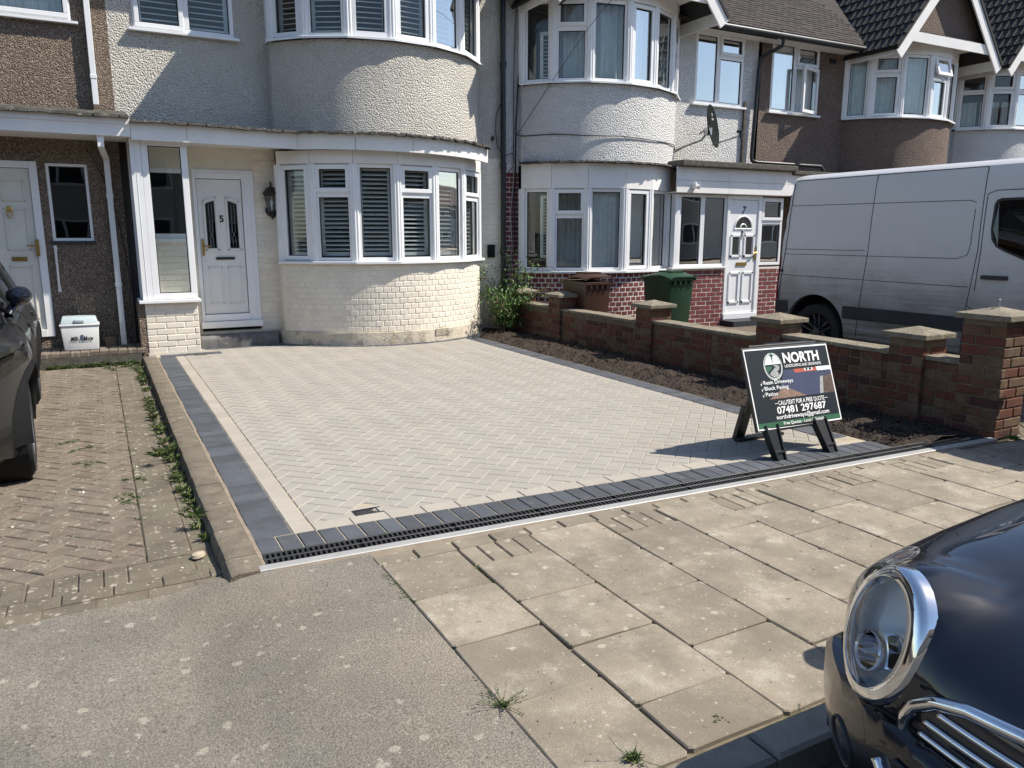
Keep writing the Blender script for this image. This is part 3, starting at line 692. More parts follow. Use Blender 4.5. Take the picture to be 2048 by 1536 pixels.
window(H5, (.47, 10.98, .70), (0, -1, 0), .36, 1.93, [(0, .36, 0, 1.93, 'f')], fb=.055, name='porch_screen')
b = MB(); b.box(.455, .53, 10.985, WY - .002, .70, 2.63); b.build('corner_post', 'upvc', H5)
# fascia, soffit and felt edge running over the porches and round the bay
dzf = lambda x: -.012 * max(0, x - 1)
a0 = -42.1
def fascia5(z0, z1, off, th, m, name, segs, parent):
    for (xa, xb) in segs[0]:
        b = MB(); n = max(1, int((xb - xa) / .3)); rg = lambda z: (.012 * math.sin(z * 9) if name == 'felt_edge' else 0)
        for i in range(n):
            x0, x1 = xa + (xb - xa) * i / n, xa + (xb - xa) * (i + 1) / n
            y = 10.40 - off
            pt = [(x0, y, z0 + dzf(x0)), (x1, y, z0 + dzf(x1)), (x1, y, z1 + dzf(x1) + rg(x1)), (x0, y, z1 + dzf(x0) + rg(x0))]
            b.add(pt + [(p[0], p[1] + th, p[2]) for p in pt], [(0, 1, 2, 3), (7, 6, 5, 4), (0, 4, 5, 1), (3, 2, 6, 7), (0, 3, 7, 4), (1, 5, 6, 2)])
        b.build(name, m, parent)
    for (ta, tb) in segs[1]:
        b = MB(); b.arc(*C5, 1.98 + off - th, 1.98 + off, R(ta), R(tb), z0, z1, 16, dzf); b.build(name, m, parent)
straight = [(.486, .49), (.493, 1.10), (1.103, 2.26)]
fascia5(2.60, 2.80, 0, .025, 'oldwhite', 'fascia_board', ([(.49, 1.10), (1.104, 2.42)], [(a0, -20), (-19.8, 2), (2.2, 22), (22.2, 40), (40.2, 51)]), H5)
fascia5(2.63, 2.84, 0, .025, 'oldwhite', 'fascia_board', ([(-6, -2.9), (-2.896, .486)], []), H3)
b = MB(); b.box(-6, .488, 10.385, 10.399, 2.765, 2.845); b.build('fascia_trim', 'oldwhite', H3)
OH = .078
def felt_edge(parent, path):
    b = MB(); n = len(path)
    for i in range(n - 1):
        p, q = path[i], path[i + 1]; d = (q - p).normalized(); out = d.cross(EZ)
        h0, h1 = random.uniform(.022, .045), random.uniform(.022, .045)
        j = random.uniform(-.004, .012); lo = random.uniform(0, .018)
        oh = OH + j * 1.6; pts = [p + out * oh - EZ * lo, q + out * oh - EZ * lo, q + out * (oh - .012) + EZ * h1 * .6, p + out * (oh - .012) + EZ * h0 * .6]
        b.add(pts + [v - out * .12 for v in pts], [(0, 1, 2, 3), (7, 6, 5, 4), (0, 4, 5, 1), (3, 2, 6, 7), (0, 3, 7, 4), (1, 5, 6, 2)])
    b.build('felt_edge', 'felt', parent)
px_ = [Vector((x, 10.40, 2.802 + dzf(x))) for x in [.49 + .07 * i for i in range(28)]]
px_ += [Vector((C5[0] + 1.98 * math.sin(R(t)), C5[1] - 1.98 * math.cos(R(t)), 2.802 + dzf(C5[0] + 1.98 * math.sin(R(t))))) for t in [a0 + 1 + 1.9 * i for i in range(55)] if t < 51.5]
felt_edge(H5, px_)
felt_edge(H3, [Vector((x, 10.40, 2.843)) for x in [-6 + .09 * i for i in range(73)]])
b = MB(); b.prism([(.49, 10.42), (2.40, 10.42)] + [(arc_pts(*C5, 1.955, t).x, arc_pts(*C5, 1.955, t).y) for t in range(-41, 52, 4)] + [(5.32, 10.95), (5.32, WY - .004), (.49, WY - .004)], 2.79, 2.80, zf=lambda x, y: dzf(x) + (y - 10.4) * .16)
b.build('porch_roof', 'felt', H5)
b = MB(); b.add([(-6, 10.42, 2.845), (.487, 10.42, 2.845), (.487, WY - .004, 3.0), (-6, WY - .004, 3.0), (-6, 10.42, 2.83), (.487, 10.42, 2.83), (.487, WY - .004, 2.98), (-6, WY - .004, 2.98)], [(0, 1, 2, 3), (7, 6, 5, 4), (0, 4, 5, 1), (1, 5, 6, 2), (2, 6, 7, 3), (3, 7, 4, 0)]); b.build('porch_roof', 'felt', H3)
x = .49
while x < 2.26:
    b = MB(); x1 = min(x + .098, 2.27); b.box(x, x1 - .004, 10.426, WY - .002, 2.628, 2.642); b.build('soffit_board', 'oldwhite', H5); x += .1
b = MB(); b.box(-6, .486, 10.426, WY - .002, 2.635, 2.65); b.build('soffit', 'oldwhite', H3)
# air bricks
def airbrick(parent, c, rz, w, h, m):
    b = MB(); mx = Matrix.Translation(c) @ Matrix.Rotation(rz, 4, 'Z'); n, k = int(w / .018), int(h / .018); q = MB()
    q.box(-w / 2, w / 2, .004, .03, -h / 2, h / 2); b.add([mx @ Vector(v) for v in q.v], q.f); b.build('air_brick_void', 'void', parent)
    b = MB(); q = MB()
    for i in range(n + 1): q.box(-w / 2 + i * w / n - .004, -w / 2 + i * w / n + .004, -.004, .003, -h / 2, h / 2)
    for j in range(k + 1): q.box(-w / 2, w / 2, -.006, -.0045, -h / 2 + j * h / k - .004, -h / 2 + j * h / k + .004)
    b.add([mx @ Vector(v) for v in q.v], q.f); b.build('air_brick', m, parent)
airbrick(H5, Vector((2.10, WY - .04, .11)), 0, .15, .065, 'galvm')
t = R(17); airbrick(H5, Vector((C5[0] + 1.842 * math.sin(t), C5[1] - 1.842 * math.cos(t), .135)), t, .23, .08, 'plinth')
# ---------------------------------------------------------------- house number 7
H7 = thing('terraced_house', 'white roughcast house numbered 7 with dark red brick and a glazed porch', 'house', (8.5, 11.1, 0))
C7 = (7.6, 11.97); A7 = [-57.5, -41.5, -23.5, -3.2, 14.3, 34, 56]
wall_holes(H7, 'upper_wall', 'pebble7', 5.752, 11.12, 2.6, 5.06, [(9.62, 10.76, 3.80, 5.0), (6.07, 9.10, 2.62, 5.04)], WY)
wall_holes(H7, 'lower_wall', 'whitemortar', 5.752, 11.2, -.2, 2.6, [(6.07, 9.10, .1, 2.58), (9.2, 11.0, .0, 2.2)], WY)
body(H7, 5.76, 11.2, 5.06); main_roof(H7, 5.752, 11.2, 0); gable(H7, C7[0], 0, 'pebble7')
spandrel(H7, *C7, -58, 58, 2.60, 3.765, 'pebble7', name='roughcast_bay_wall')
spandrel(H7, *C7, -58, 34, -.2, .895, 'whitemortar')
g7 = [FULL, SPLIT(.68), FULL, SASH, FULL]
def fill7(i, o, ex, w, h):
    if i == 0: shutter(H7, o + ex * (w * .55) + EZ * .2, ex, w * .42, h - .3, pitch=.05)
    elif i == 3: curtain(H7, o + EZ * .05, ex, w * .45, h - .35)
    elif i == 2: curtain(H7, o + EZ * .02, ex, w, h - .04, dep=.10, amp=.006, name='net_curtain')
    else: curtain(H7, o + ex * w * .1 + EZ * .05, ex, w * .85, h - .1, dep=.45, amp=.02)
bay(H7, *C7, A7[:6], .93, 2.21, g7, head=.385, fill=fill7)
def fill7u(i, o, ex, w, h):
    if i == 0: shutter(H7, o + ex * (w * .5) + EZ * .05, ex, w * .45, h * .6, pitch=.055)
    else: curtain(H7, o + EZ * .02, ex, w, h - .05, dep=.22, amp=.035, wl=.12)
bay(H7, *C7, A7, 3.80, 4.97, [FULL, SPLIT(.66), FULL, SASH, FULL, SPLIT(.66)], head=.25, fill=fill7u)
window(H7, (9.62, WY - .01, 3.80), (1, 0, 0), 1.14, 1.2, [(0, .54, 0, 1.2, 'f'), (.54, 1.14, 0, .84, 'f'), (.54, 1.14, .84, 1.2, 's')])
b = MB(); b.box(9.55, 10.83, WY - .07, WY + .05, 3.762, 3.798); b.build('window_sill', 'upvc', H7, bevel=.004)
PY = 10.30
# enclosed porch of number 7
for q in ((8.62, 9.795, PY, PY + .1), (10.62, 11.2, PY, PY + .1), (8.62, 8.72, PY + .1, PY + .4)): b = MB(); b.box(*q, -.2, .915); b.build('porch_wall', 'whitemortar', H7)
window(H7, (8.735, PY + .02, .95), (1, 0, 0), 1.06, 1.22, [(0, .52, 0, 1.22, 'f'), (.52, 1.06, 0, 1.22, 'f')], fb=.045)
b = MB(); b.box(8.63, 8.733, PY - .005, PY + .1, .95, 2.17); b.box(8.56, 8.63, PY + .12, PY + .35, .95, 2.17); b.build('corner_post', 'upvc', H7, bevel=.005)
b = MB(); b.box(8.55, 9.80, PY - .06, PY + .06, .917, .948); b.build('window_sill', 'upvc', H7, bevel=.004)
window(H7, (10.62, PY + .02, .95), (1, 0, 0), .55, 1.20, [(0, .55, 0, .78, 'f'), (0, .55, .78, 1.20, 's')])
b = MB(); b.box(9.797, 9.86, PY - .01, PY + .1, -.0, 2.17); b.box(10.545, 10.618, PY - .01, PY + .1, 0, 2.17); b.box(9.86, 10.545, PY - .008, PY + .1, 2.10, 2.17); b.box(9.80, 10.62, PY - .03, PY + .1, 0, .10); b.build('door_frame', 'upvc', H7, bevel=.005)
b = MB(); b.box(9.866, 10.54, PY + .012, PY + .06, .105, 2.095); d7 = b.build('door', 'upvc', H7)
b = MB(); y = PY + .012
for x0, x1 in ((9.93, 10.15), (10.25, 10.47)): moulding(b, x0, x1, .30, .82, y, .03, .018); moulding(b, x0, x1, 1.12, 1.48, y, .03, .018)
for i in range(16):
    t0, t1 = math.pi * i / 16, math.pi * (i + 1) / 16
    for rr in (.205, .075): b.tube([(10.20 + rr * math.cos(t0), y, 1.60 + rr * 1.05 * math.sin(t0)), (10.20 + rr * math.cos(t1), y, 1.60 + rr * 1.05 * math.sin(t1))], .017, 6)
b.tube([(9.98, y, 1.595), (10.42, y, 1.595)], .017, 6)
b.build('door_panel', 'upvc', d7)
b = MB(); n = 16; pts = [(10.20 + .19 * math.cos(math.pi * i / n), y - .004, 1.61 + .19 * math.sin(math.pi * i / n)) for i in range(n + 1)]; b.poly(pts)
for x0, x1 in ((9.96, 10.12), (10.28, 10.44)): b.poly([(x0 + .01, y - .004, 1.15), (x1 - .01, y - .004, 1.15), (x1 - .01, y - .004, 1.45), (x0 + .01, y - .004, 1.45)])
b.build('leaded_pane', 'seal', d7)
b = MB(); b.box(10.08, 10.32, y - .016, y, .95, 1.01); b.build('letter_plate', 'brass', d7, bevel=.003); b = MB(); b.box(10.50, 10.53, y - .016, y, 1.05, 1.28); b.tube([(10.515, y - .01, 1.18), (10.515, y - .05, 1.18), (10.43, y - .055, 1.17)], .012); b.build('door_handle', 'brass', d7)
b = MB(); b.lathe([(0, 0), (.03, 0), (.03, .012), (0, .02)], (10.20, y, 1.56), (0, -1, 0), 12); b.tube([(10.20, y - .02, 1.55), (10.17, y - .03, 1.50), (10.18, y - .03, 1.45), (10.22, y - .03, 1.45), (10.23, y - .03, 1.50), (10.20, y - .02, 1.55)], .008, 6); b.build('door_knocker', 'galvm', d7)
text('7', (10.155, y - .006, 1.86), (1, 0, 0), (0, 0, 1), .13, 'black', d7, bold=.015, name='house_number', shear=.15)
b = MB(); b.box(9.75, 10.70, PY - .35, PY + .05, -.2, -.005); b.build('door_step', 'vanplastic', H7)
for x0, x1 in ((8.55, 9.70), (9.704, 11.2)):
    b = MB(); b.box(x0, x1, 10.185, 10.21, 2.185, 2.385); b.build('fascia_board', 'oldwhite', H7, bevel=.004)
    b = MB(); b.box(x0, x1, 10.19, 10.21, 2.39, 2.60); b.build('fascia_board', 'oldwhite', H7, bevel=.004)
b = MB(); b.box(8.55, 11.2, 10.215, 10.6, 2.18, 2.20); b.build('soffit', 'oldwhite', H7)
b = MB(); b.box(8.56, 11.2, 10.055, WY - .003, 2.605, 2.70); b.build('porch_roof', 'concrete', H7, bevel=.015)
felt_edge(H7, [Vector((C7[0] + 1.87 * math.sin(R(t)), C7[1] - 1.87 * math.cos(R(t)), 2.60)) for t in [-57 + 2 * i for i in range(48)]])
b = MB(); b.arc(*C7, 1.5, 1.86, R(-57), R(36), 2.598, 2.606, 30); b.build('bay_ledge', 'felt', H7)
jobs7 = arc_bricks(*C7, 1.80, -57, 33, -.10, .89, 'redbrick', l=.1025, proud=.005)
jobs7 += brick_rows((8.62, PY, -.10), (1, 0, 0), 1.17, -.10, .90, 'redbrick', gauge=.0765, proud=.005)
jobs7 += brick_rows((5.80, WY, -.05), (1, 0, 0), .27, -.05, 2.52, 'redbrick', gauge=.0765, proud=.005)
jobs7 += brick_rows((10.65, PY, -.10), (1, 0, 0), .5, -.10, .90, 'redbrick', gauge=.0765, proud=.005)
place(jobs7, 'brick', H7, 300, 'brickwork')
# ---------------------------------------------------------------- house number 9 and the next one
H9 = thing('terraced_house', 'mauve pebbledashed house with white gable boards and an open top light, behind the van', 'house', (14, 11.1, 0))
C9 = (15.07, 11.97); A9 = [-61, -46, -27, -7, 11, 30, 50]
wall_holes(H9, 'front_wall', 'pebble9', 11.202, 16.84, -.2, 5.06, [(11.47, 12.72, 3.79, 5.04), (13.55, 16.6, .9, 2.2), (13.55, 16.6, 3.0, 5.05)], WY)
body(H9, 11.2, 16.84, 5.06); main_roof(H9, 11.2, 16.84, 0); gable(H9, C9[0], 0, 'pebble9', True)
spandrel(H9, *C9, -61, 58, -.2, 3.755, 'pebble9', name='pebbledash_bay_wall')
def fill9(i, o, ex, w, h): curtain(H9, o + EZ * .02, ex, w, h - .04, dep=.2, amp=.02, wl=.09)
bay(H9, *C9, A9, 3.79, 4.95, [FULL, SPLIT(.70, 's', 's'), FULL, [(0, 1, 0, .66, 's'), (0, 1, .66, 1, 'o')], FULL, FULL], head=.255, fill=fill9)
window(H9, (11.47, WY - .01, 3.79), (1, 0, 0), 1.25, 1.25, [(0, .62, 0, 1.25, 'f'), (.62, 1.25, 0, .86, 'c'), (.62, 1.25, .86, 1.25, 's')])
curtain(H9, (11.5, WY - .01, 3.82), (1, 0, 0), 1.2, 1.2, dep=.15, amp=.02)
b = MB(); b.box(11.40, 12.80, WY - .07, WY + .05, 3.752, 3.788); b.build('window_sill', 'upvc', H9, bevel=.004)
b = MB(); b.box(13.02, 13.18, WY - .03, WY, 4.80, 4.88); b.build('wall_vent', 'black', H9)
b = MB(); b.box(11.203, 13.9, 10.13, WY - .003, 2.56, 2.63); b.build('porch_roof', 'concrete', H9, bevel=.012)
b = MB(); b.box(11.203, 13.8, 10.2, 10.23, 2.2, 2.55); b.build('fascia_board', 'oldwhite', H9)
H11 = thing('terraced_house', 'pale grey rendered house furthest right, its upper bay window half in frame', 'house', (19, 11.1, 0))
C11 = (18.62, 11.97); A11 = [-58, -40, -21, -2, 16, 35, 57]
wall_holes(H11, 'front_wall', 'pebble11', 16.842, 23, -.2, 5.06, [(17.1, 20.14, .9, 2.2), (17.1, 20.14, 3.0, 5.05)], WY)
body(H11, 16.84, 23, 5.06); main_roof(H11, 16.842, 23, 0); gable(H11, C11[0], 0, 'pebble11', True)
spandrel(H11, *C11, -58, 58, -.2, 3.755, 'pebble11', name='roughcast_bay_wall')
bay(H11, *C11, A11, 3.79, 4.95, [SPLIT(.66, 'f', 'f'), SPLIT(.68, 's', 's'), SPLIT(.66, 'f', 'f'), SASH, FULL, FULL], head=.255, fill=lambda i, o, ex, w, h: curtain(H11, o + EZ * .02, ex, w * .8, h * .5, dep=.35))
rj = roof_rows(None, 9.15, 13.9, 0, 6.25, lambda x, y, z: x > 9.18 and (x < 13.51 + max(0, (z - 5.02)) * .835 - .0))
rf7 = [o for o in bpy.data.objects if o.name.startswith('roof') and o.parent in (H7, H9)]
place([j for j in rj if j[1].translation.x < 11.2], 'tile', rf7[0], 130, 'tiling'); place([j for j in rj if j[1].translation.x >= 11.2], 'tile', rf7[1], 130, 'tiling')
# eaves, gutters and rainwater pipes
for h_, x0, x1 in ((H7, 9.19, 11.198), (H9, 11.202, 13.48)):
    b = MB(); b.lathe([(.055, 0), (.055, x1 - x0)], (x0, 10.69, 5.02), (1, 0, 0), 12); b.build('gutter', 'blackpipe', h_, auto=50)
    b = MB(); b.box(x0, x1, 10.76, WY - .002, 4.985, 5.0); b.build('soffit', 'oldwhite', h_)
    b = MB(); b.box(x0, x1, 10.735, 10.757, 4.96, 5.08); b.build('eaves_board', 'blackpipe' if h_ is H7 else 'oldwhite', h_)
b = MB(); b.tube([(11.30, 10.69, 4.97), (11.30, 10.70, 4.86), (11.10, 11.02, 4.68), (11.08, 11.03, 4.5), (11.02, 11.03, 2.95), (11.03, 11.02, 2.86), (11.12, 10.98, 2.83), (12.40, 10.60, 2.78), (12.45, 10.58, 2.72), (12.45, 10.58, 2.60)], .035, 10); b.build('downpipe', 'blackpipe', H7, auto=60)
b = MB(); b.box(10.80, 10.86, WY - .05, WY - .003, 2.72, 3.9); b.build('dark_stain_pipe', 'concrete', H7)
b = MB(); b.tube([(5.76, 11.03, 5.2), (5.76, 11.03, .02)], .042, 12); b.tube([(5.76, 11.03, 2.5), (5.76, 11.03, 2.6)], .052, 12); b.tube([(5.76, 11.03, 4.0), (5.76, 11.03, 4.1)], .052, 12); b.tube([(5.76, 11.03, 1.2), (5.76, 11.03, 1.3)], .052, 12); b.build('downpipe', 'blackpipe', H5, auto=60)
b = MB(); b.box(.135, .20, WY - .09, WY - .03, 3.05, 5.2); b.box(.13, .205, WY - .095, WY - .025, 3.35, 3.40); b.box(.14, .195, WY - .03, WY, 3.36, 3.39); b.build('downpipe', 'upvc', H3, bevel=.006)
b = MB(); b.box(.13, .20, 10.43, 10.50, 2.50, 2.634)
b.obox((.13, 10.43, 2.50), (.07, 0, 0), (0, .07, 0), (.055, .54, -.10)); b.box(.185, .25, 10.97, 11.04, .03, 2.40); b.box(.178, .257, 10.962, 11.05, 1.95, 2.0); b.box(.178, .257, 10.962, 11.05, .85, .9); b.build('downpipe', 'upvc', H3, bevel=.006)
# ---------------------------------------------------------------- ground
def sstep(a, b, x): t = max(0, min(1, (x - a) / (b - a))); return t * t * (3 - 2 * t)
LOW = -.065
b = MB(); b.box(-300, 300, -300, 300, -1.2, -.30); b.build('ground', 'soil', None, kind='structure')
b = MB(); b.box(-60, 80, -9, 1.38, -.29, -.105); b.build('road', 'road', None, kind='structure')
b = MB(); b.box(-60, 80, -14, -9.01, -.29, .0); b.build('far_pavement', 'slab', None, kind='structure')
def gz(x, y): return LOW * (1 - sstep(.12, .56, x)) - .006 - .05 * sstep(2.6, 1.2, y) * (1 - sstep(.4, 1.0, x))
SK = -.046
yf = lambda base: (lambda x: base + SK * (x - 1.4))
WHF = yf(3.356)
b = MB(); nx, ny = 120, 40; X = [-6 + 7.03 * (i / nx) ** .7 for i in range(nx + 1)]; Yv = [1.38 + (3.60 - 1.38) * j / ny for j in range(ny + 1)]
vs = [(x, 1.38 + (y - 1.38) * ((3.505 if x < .39 else (3.40 if x < .53 else WHF(x) - .001)) - 1.38) / 2.22, gz(x, y)) for y in Yv for x in X]
b.add(vs, [(j * (nx + 1) + i, j * (nx + 1) + i + 1, (j + 1) * (nx + 1) + i + 1, (j + 1) * (nx + 1) + i) for j in range(ny) for i in range(nx)])
b.build('asphalt_crossover', 'asphalt', None, smooth=True, kind='structure')
b = MB(); b.box(-60, -6.002, 1.38, 3.5, -.29, -.07); b.box(6.4, 80, 1.5, 3.2, -.29, -.004); b.build('pavement', 'slab', None, kind='structure')
SK = -.046
yf = lambda base: (lambda x: base + SK * (x - 1.4))
WHF, WHB, GRB, BLB, LTB = yf(3.356), yf(3.416), yf(3.557), yf(3.752), yf(3.862)
# pavement of small square slabs, with filler blocks at the heads of the columns
bd = MB(); bd.prism([(1.035, 1.5), (6.4, 1.5), (6.4, 3.12), (5.9, 3.14), (1.035, WHF(1.035) - .002)], -.2, -.017); pav = bd.build('paved_footway', 'slab_bed', None, kind='structure')
xs = [1.03, 1.415, 1.815, 2.222, 2.61, 2.985, 3.36, 3.75, 4.145, 4.53, 4.905, 5.29, 5.68, 6.06, 6.4]
yk = lambda x: 3.206 - .033 * max(0, x - 2.2)
jobs = []; fj = []
for c in range(len(xs) - 1):
    x0, x1 = xs[c] + random.uniform(.001, .0045), xs[c + 1] - random.uniform(.001, .0045); y = yk(xs[c]) - .004
    if c % 2 == 1:
        for k in range(4):
            w = (x1 - x0) / 4; jx = x0 + w * k
            fj.append(piece(rect(jx + .002, jx + w - .003, y - .195 + random.uniform(-.004, .004), y), random.uniform(-.004, .001), .05, .005, 'filler', .0015))
        y -= .205
    while y > 1.55:
        y2 = max(y - .407, 1.52); g = random.uniform(.002, .007)
        if y2 - 1.52 < .12: y2 = 1.52
        if y - y2 > .05: 
            jj = lambda: random.uniform(-.0035, .0035); cxm = (x0 + x1) / 2; q = [(x0 + .014 + jj(), y2 + g + jj()), (cxm, y2 + g + jj()), (x1 - .012 + jj(), y2 + g + jj()), (x1 + jj(), y2 + g + .014), (x1 + jj() * .7, (y + y2) / 2), (x1 + jj(), y - .013), (x1 - .014, y + jj()), (x0 + .012, y + jj()), (x0 + jj(), y - .012), (x0 + jj() * .7, (y + y2) / 2), (x0 + jj(), y2 + g + .012)]
            jobs.append(piece(q, 0, .06, .0045, 'slab', .0028))
        y = y2
place(jobs, 'paving_slab', pav, 300, 'slab_field'); 
x = 1.02
while x < 5.3:
    w = .2; ytop = WHF(x + .1) - .012 - .012 * random.random()
    if ytop - yk(x) > .03: fj.append(piece([(x + .003, yk(x) + .004), (x + w - .003, yk(x + w) + .004), (x + w - .003, min(ytop, yk(x) + .104)), (x + .003, min(ytop, yk(x) + .104))], -.001, .05, .005, 'filler', .0015))
    x += w + .004
place(fj, 'filler_block', pav, 300)
b = MB(); nn = 40
vs = []
for i in range(nn + 1):
    x = .57 + 5.23 * i / nn; y1 = WHF(x); y0 = (yk(x) + .09 - .02 * math.sin(x * 5) if x > 1.02 else y1 - .03 - .012 * math.sin(x * 9))
    vs += [(x, min(y0, y1 - .01), -.012), (x, y1, -.002)]
b.add(vs, [(2 * i, 2 * i + 2, 2 * i + 3, 2 * i + 1) for i in range(nn)]); b.build('sand_strip', 'mortar_strip', None, kind='structure')
# road kerb
kb = MB(); kb.box(1.03, 30, 1.39, 1.50, -.25, -.06); K = kb.build('road_kerb', 'kerbstone', None, kind='structure')
for i in range(12): me, mx = piece(rect(1.035 + i * .6, 1.625 + i * .6, 1.385, 1.515), -.003, .16, .012, 'kerbstone'); link('kerbstone', me, K, mw=mx)
# ---------------------------------------------------------------- new block paved driveway
b = MB(); b.prism([(.55, GRB(.55)), (4.915, GRB(4.915)), (4.915, 11.05), (.55, 11.05)], -.2, -.0055); drv = b.build('driveway', 'sand', None, kind='structure')
jobs = []; bj = []; lj = []
x = .565
while x < 4.86:        # charcoal row behind the drain
    w = .1025; bj.append(piece([(x + .0022, GRB(x) + .006), (x + w - .0022, GRB(x + w) + .006), (x + w - .0022, BLB(x + w) - .003), (x + .0022, BLB(x) - .003)], 0, .05, .004, 'charcoal', .0012)); x += w + .0015
y = BLB(.6) + .005
while y < 10.3:         # charcoal row along the left kerb
    w = .1025; bj.append(piece(rect(.567, .757, y + .0018, y + w - .0018), 0, .05, .004, 'charcoal', .0012)); y += w + .001
y = 3.75
while y < 10.35:        # charcoal row along the planting strip
    w = .1025; bj.append(piece(rect(4.70, 4.90, y + .0015, y + w - .001), 0, .05, .005, 'charcoal', .0012)); y += w + .001
y = BLB(.87) + .005
while y < 10.3:
    lj.append(piece(rect(.761, .862, y + .0015, y + .2), 0, .05, .004, 'border', .001)); y += .2025
x = .87
while x < 4.69:
    lj.append(piece([(x + .0015, BLB(x) + .002), (x + .2, BLB(x + .2) + .002), (x + .2, LTB(x + .2)), (x + .0015, LTB(x))], 0, .05, .004, 'border', .001)); x += .2025
place(bj, 'charcoal_block', drv, 300); place(lj, 'border_block', drv, 300)
GUL = (1.115, 1.275, 3.868, 3.955)
ct, st = math.cos(R(45)), math.sin(R(45)); a = .1015; Lb = .2; Wb = .1
def to_w(u, v, o=(2.0, 6.0)): return (o[0] + (u * ct - v * st), o[1] + (u * st + v * ct))
def herring(o, n, region, m, z1, ch, jit, gap=.0012, th=.05):
    """45 degree herringbone of 200 x 100 blocks cut to a convex region"""
    out = []
    for i in range(-n, n):
        for j in range(-n, n):
            k = (i - j) % 4
            if k == 0: r = (i, j, 2, 1)       # laid along u
            elif k == 3: r = (i, j, 1, 2)     # laid along v
            else: continue
            g = gap
            q = [(r[0] * a + g, r[1] * a + g), ((r[0] + r[2]) * a - g, r[1] * a + g), ((r[0] + r[2]) * a - g, (r[1] + r[3]) * a - g), (r[0] * a + g, (r[1] + r[3]) * a - g)]
            q = [to_w(u, v, o) for u, v in q]
            p = q
            for e in range(len(region)):
                p = clip(p, region[e], region[(e + 1) % len(region)])
                if len(p) < 3: break
            if len(p) < 3 or area(p) < .0008: continue
            cx = sum(t[0] for t in p) / len(p); cy = sum(t[1] for t in p) / len(p)
            out.append((p, cx, cy, z1, th, ch, m, jit))
    return out
b = MB(); b.prism(rect(1.06, 1.115, 3.862, 3.995), -.02, -.0012); b.prism(rect(1.2755, 1.33, 3.862, 3.995), -.02, -.0012); b.prism(rect(1.1155, 1.275, 3.9555, 3.995), -.02, -.0012); b.build('gully_surround', 'border', drv)
reg = [(.868, LTB(.868) + .003), (4.688, LTB(4.688) + .003), (4.688, 10.95), (.868, 10.95)]
for p, cx, cy, z1, th, ch, m, jit in herring((2.0, 6.0), 60, reg, 'paver', 0, .005, .0009):
    if GUL[0] - .01 < cx < GUL[1] + .01 and GUL[2] - .01 < cy < GUL[3] + .01: continue
    if cy > 10.3 and (cx < 1.1): continue
    jobs.append(piece(p, z1, th, ch, m, jit))
place(jobs, 'paver', drv, 300, 'paver_field')
# charcoal edging set round the bay, the step and the pier
jobs = []
t = -57
while t < 56:
    q = [arc_pts(*C5, r, tt) for r, tt in ((1.838, t), (1.935, t), (1.935, t + 3.0), (1.838, t + 3.0))]
    jobs.append(piece([(v.x, v.y) for v in q], .004, .03, .004, 'charcoal', .0008)); t += 3.18
x = 1.16
while x < 2.2: jobs.append(piece(rect(x, x + .1, 10.73, 10.83), .004, .03, .004, 'charcoal', .0008)); x += .103
x = .60
while x < 1.25: jobs.append(piece(rect(x, x + .1, 10.33, 10.52), .004, .03, .004, 'charcoal', .0008)); x += .103
place(jobs, 'edging_block', drv, 300)
# gully grate
G = MB(); x0, x1, y0, y1 = GUL; G.box(x0, x1, y0, y1, -.03, -.018); g0 = G.build('gully_frame', 'void', drv)
b = MB(); b.box(x0, x1, y0, y0 + .008, -.017, .002); b.box(x0, x1, y1 - .008, y1, -.017, .002); b.box(x0, x0 + .008, y0 + .008, y1 - .008, -.017, .002); b.box(x1 - .03, x1 - .022, y0 + .008, y1 - .008, -.017, .002)
for i in range(9): b.box(x0 + .016 + i * .0125, x0 + .021 + i * .0125, y0 + .008, y1 - .008, -.012, -.001)
b.build('gully_grate', 'vanplastic', g0)
# drain channel
ch = thing('drain_channel', 'long black slotted drain channel with a pale steel edge across the front of the drive', 'drain', (3, 3.4, 0))
b = MB(); b.prism([(.52, GRB(.52)), (.52, WHF(.52)), (5.85, WHF(5.85)), (5.85, GRB(5.85))], -.12, -.032); b.build('channel_body', 'void', ch)
b = MB(); b.prism([(.525, WHF(.525)), (5.8, WHF(5.8)), (5.8, WHB(5.8) - .001), (.525, WHB(.525) - .001)], -.1, .004, .004); b.build('edge_rail', 'galv', ch)
x = .53; L = .5
while x < 5.75:
    b = MB(); xe = min(x + L, 5.8); yb = WHB((x + xe) / 2); g = GRB((x + xe) / 2) - yb; sk = SK
    def bar(xa, xb, ya, yb_, z0=-.030, z1=.0, lean=0.):
        f = lambda xx, yy: yy + SK * (xx - (x + xe) / 2)
        q = [(xa, f(xa, ya)), (xb, f(xb, ya)), (xb + lean, f(xb, yb_)), (xa + lean, f(xa, yb_))]
        b.prism(q, z0, z1, .002)
    bar(x, xe - .003, yb + .003, yb + .012); bar(x, xe - .003, yb + g - .012, yb + g - .003); bar(x, xe - .003, yb + g / 2 - .007, yb + g / 2 + .007)
    xx = x + .006
    while xx < xe - .014:
        bar(xx, xx + .013, yb + .0125, yb + g / 2 - .0075, -.028, -.001, .004); bar(xx + .004, xx + .017, yb + g / 2 + .0075, yb + g - .0125, -.028, -.001, .004); xx += .0255
    b.build('grating', 'grate', ch); x += L
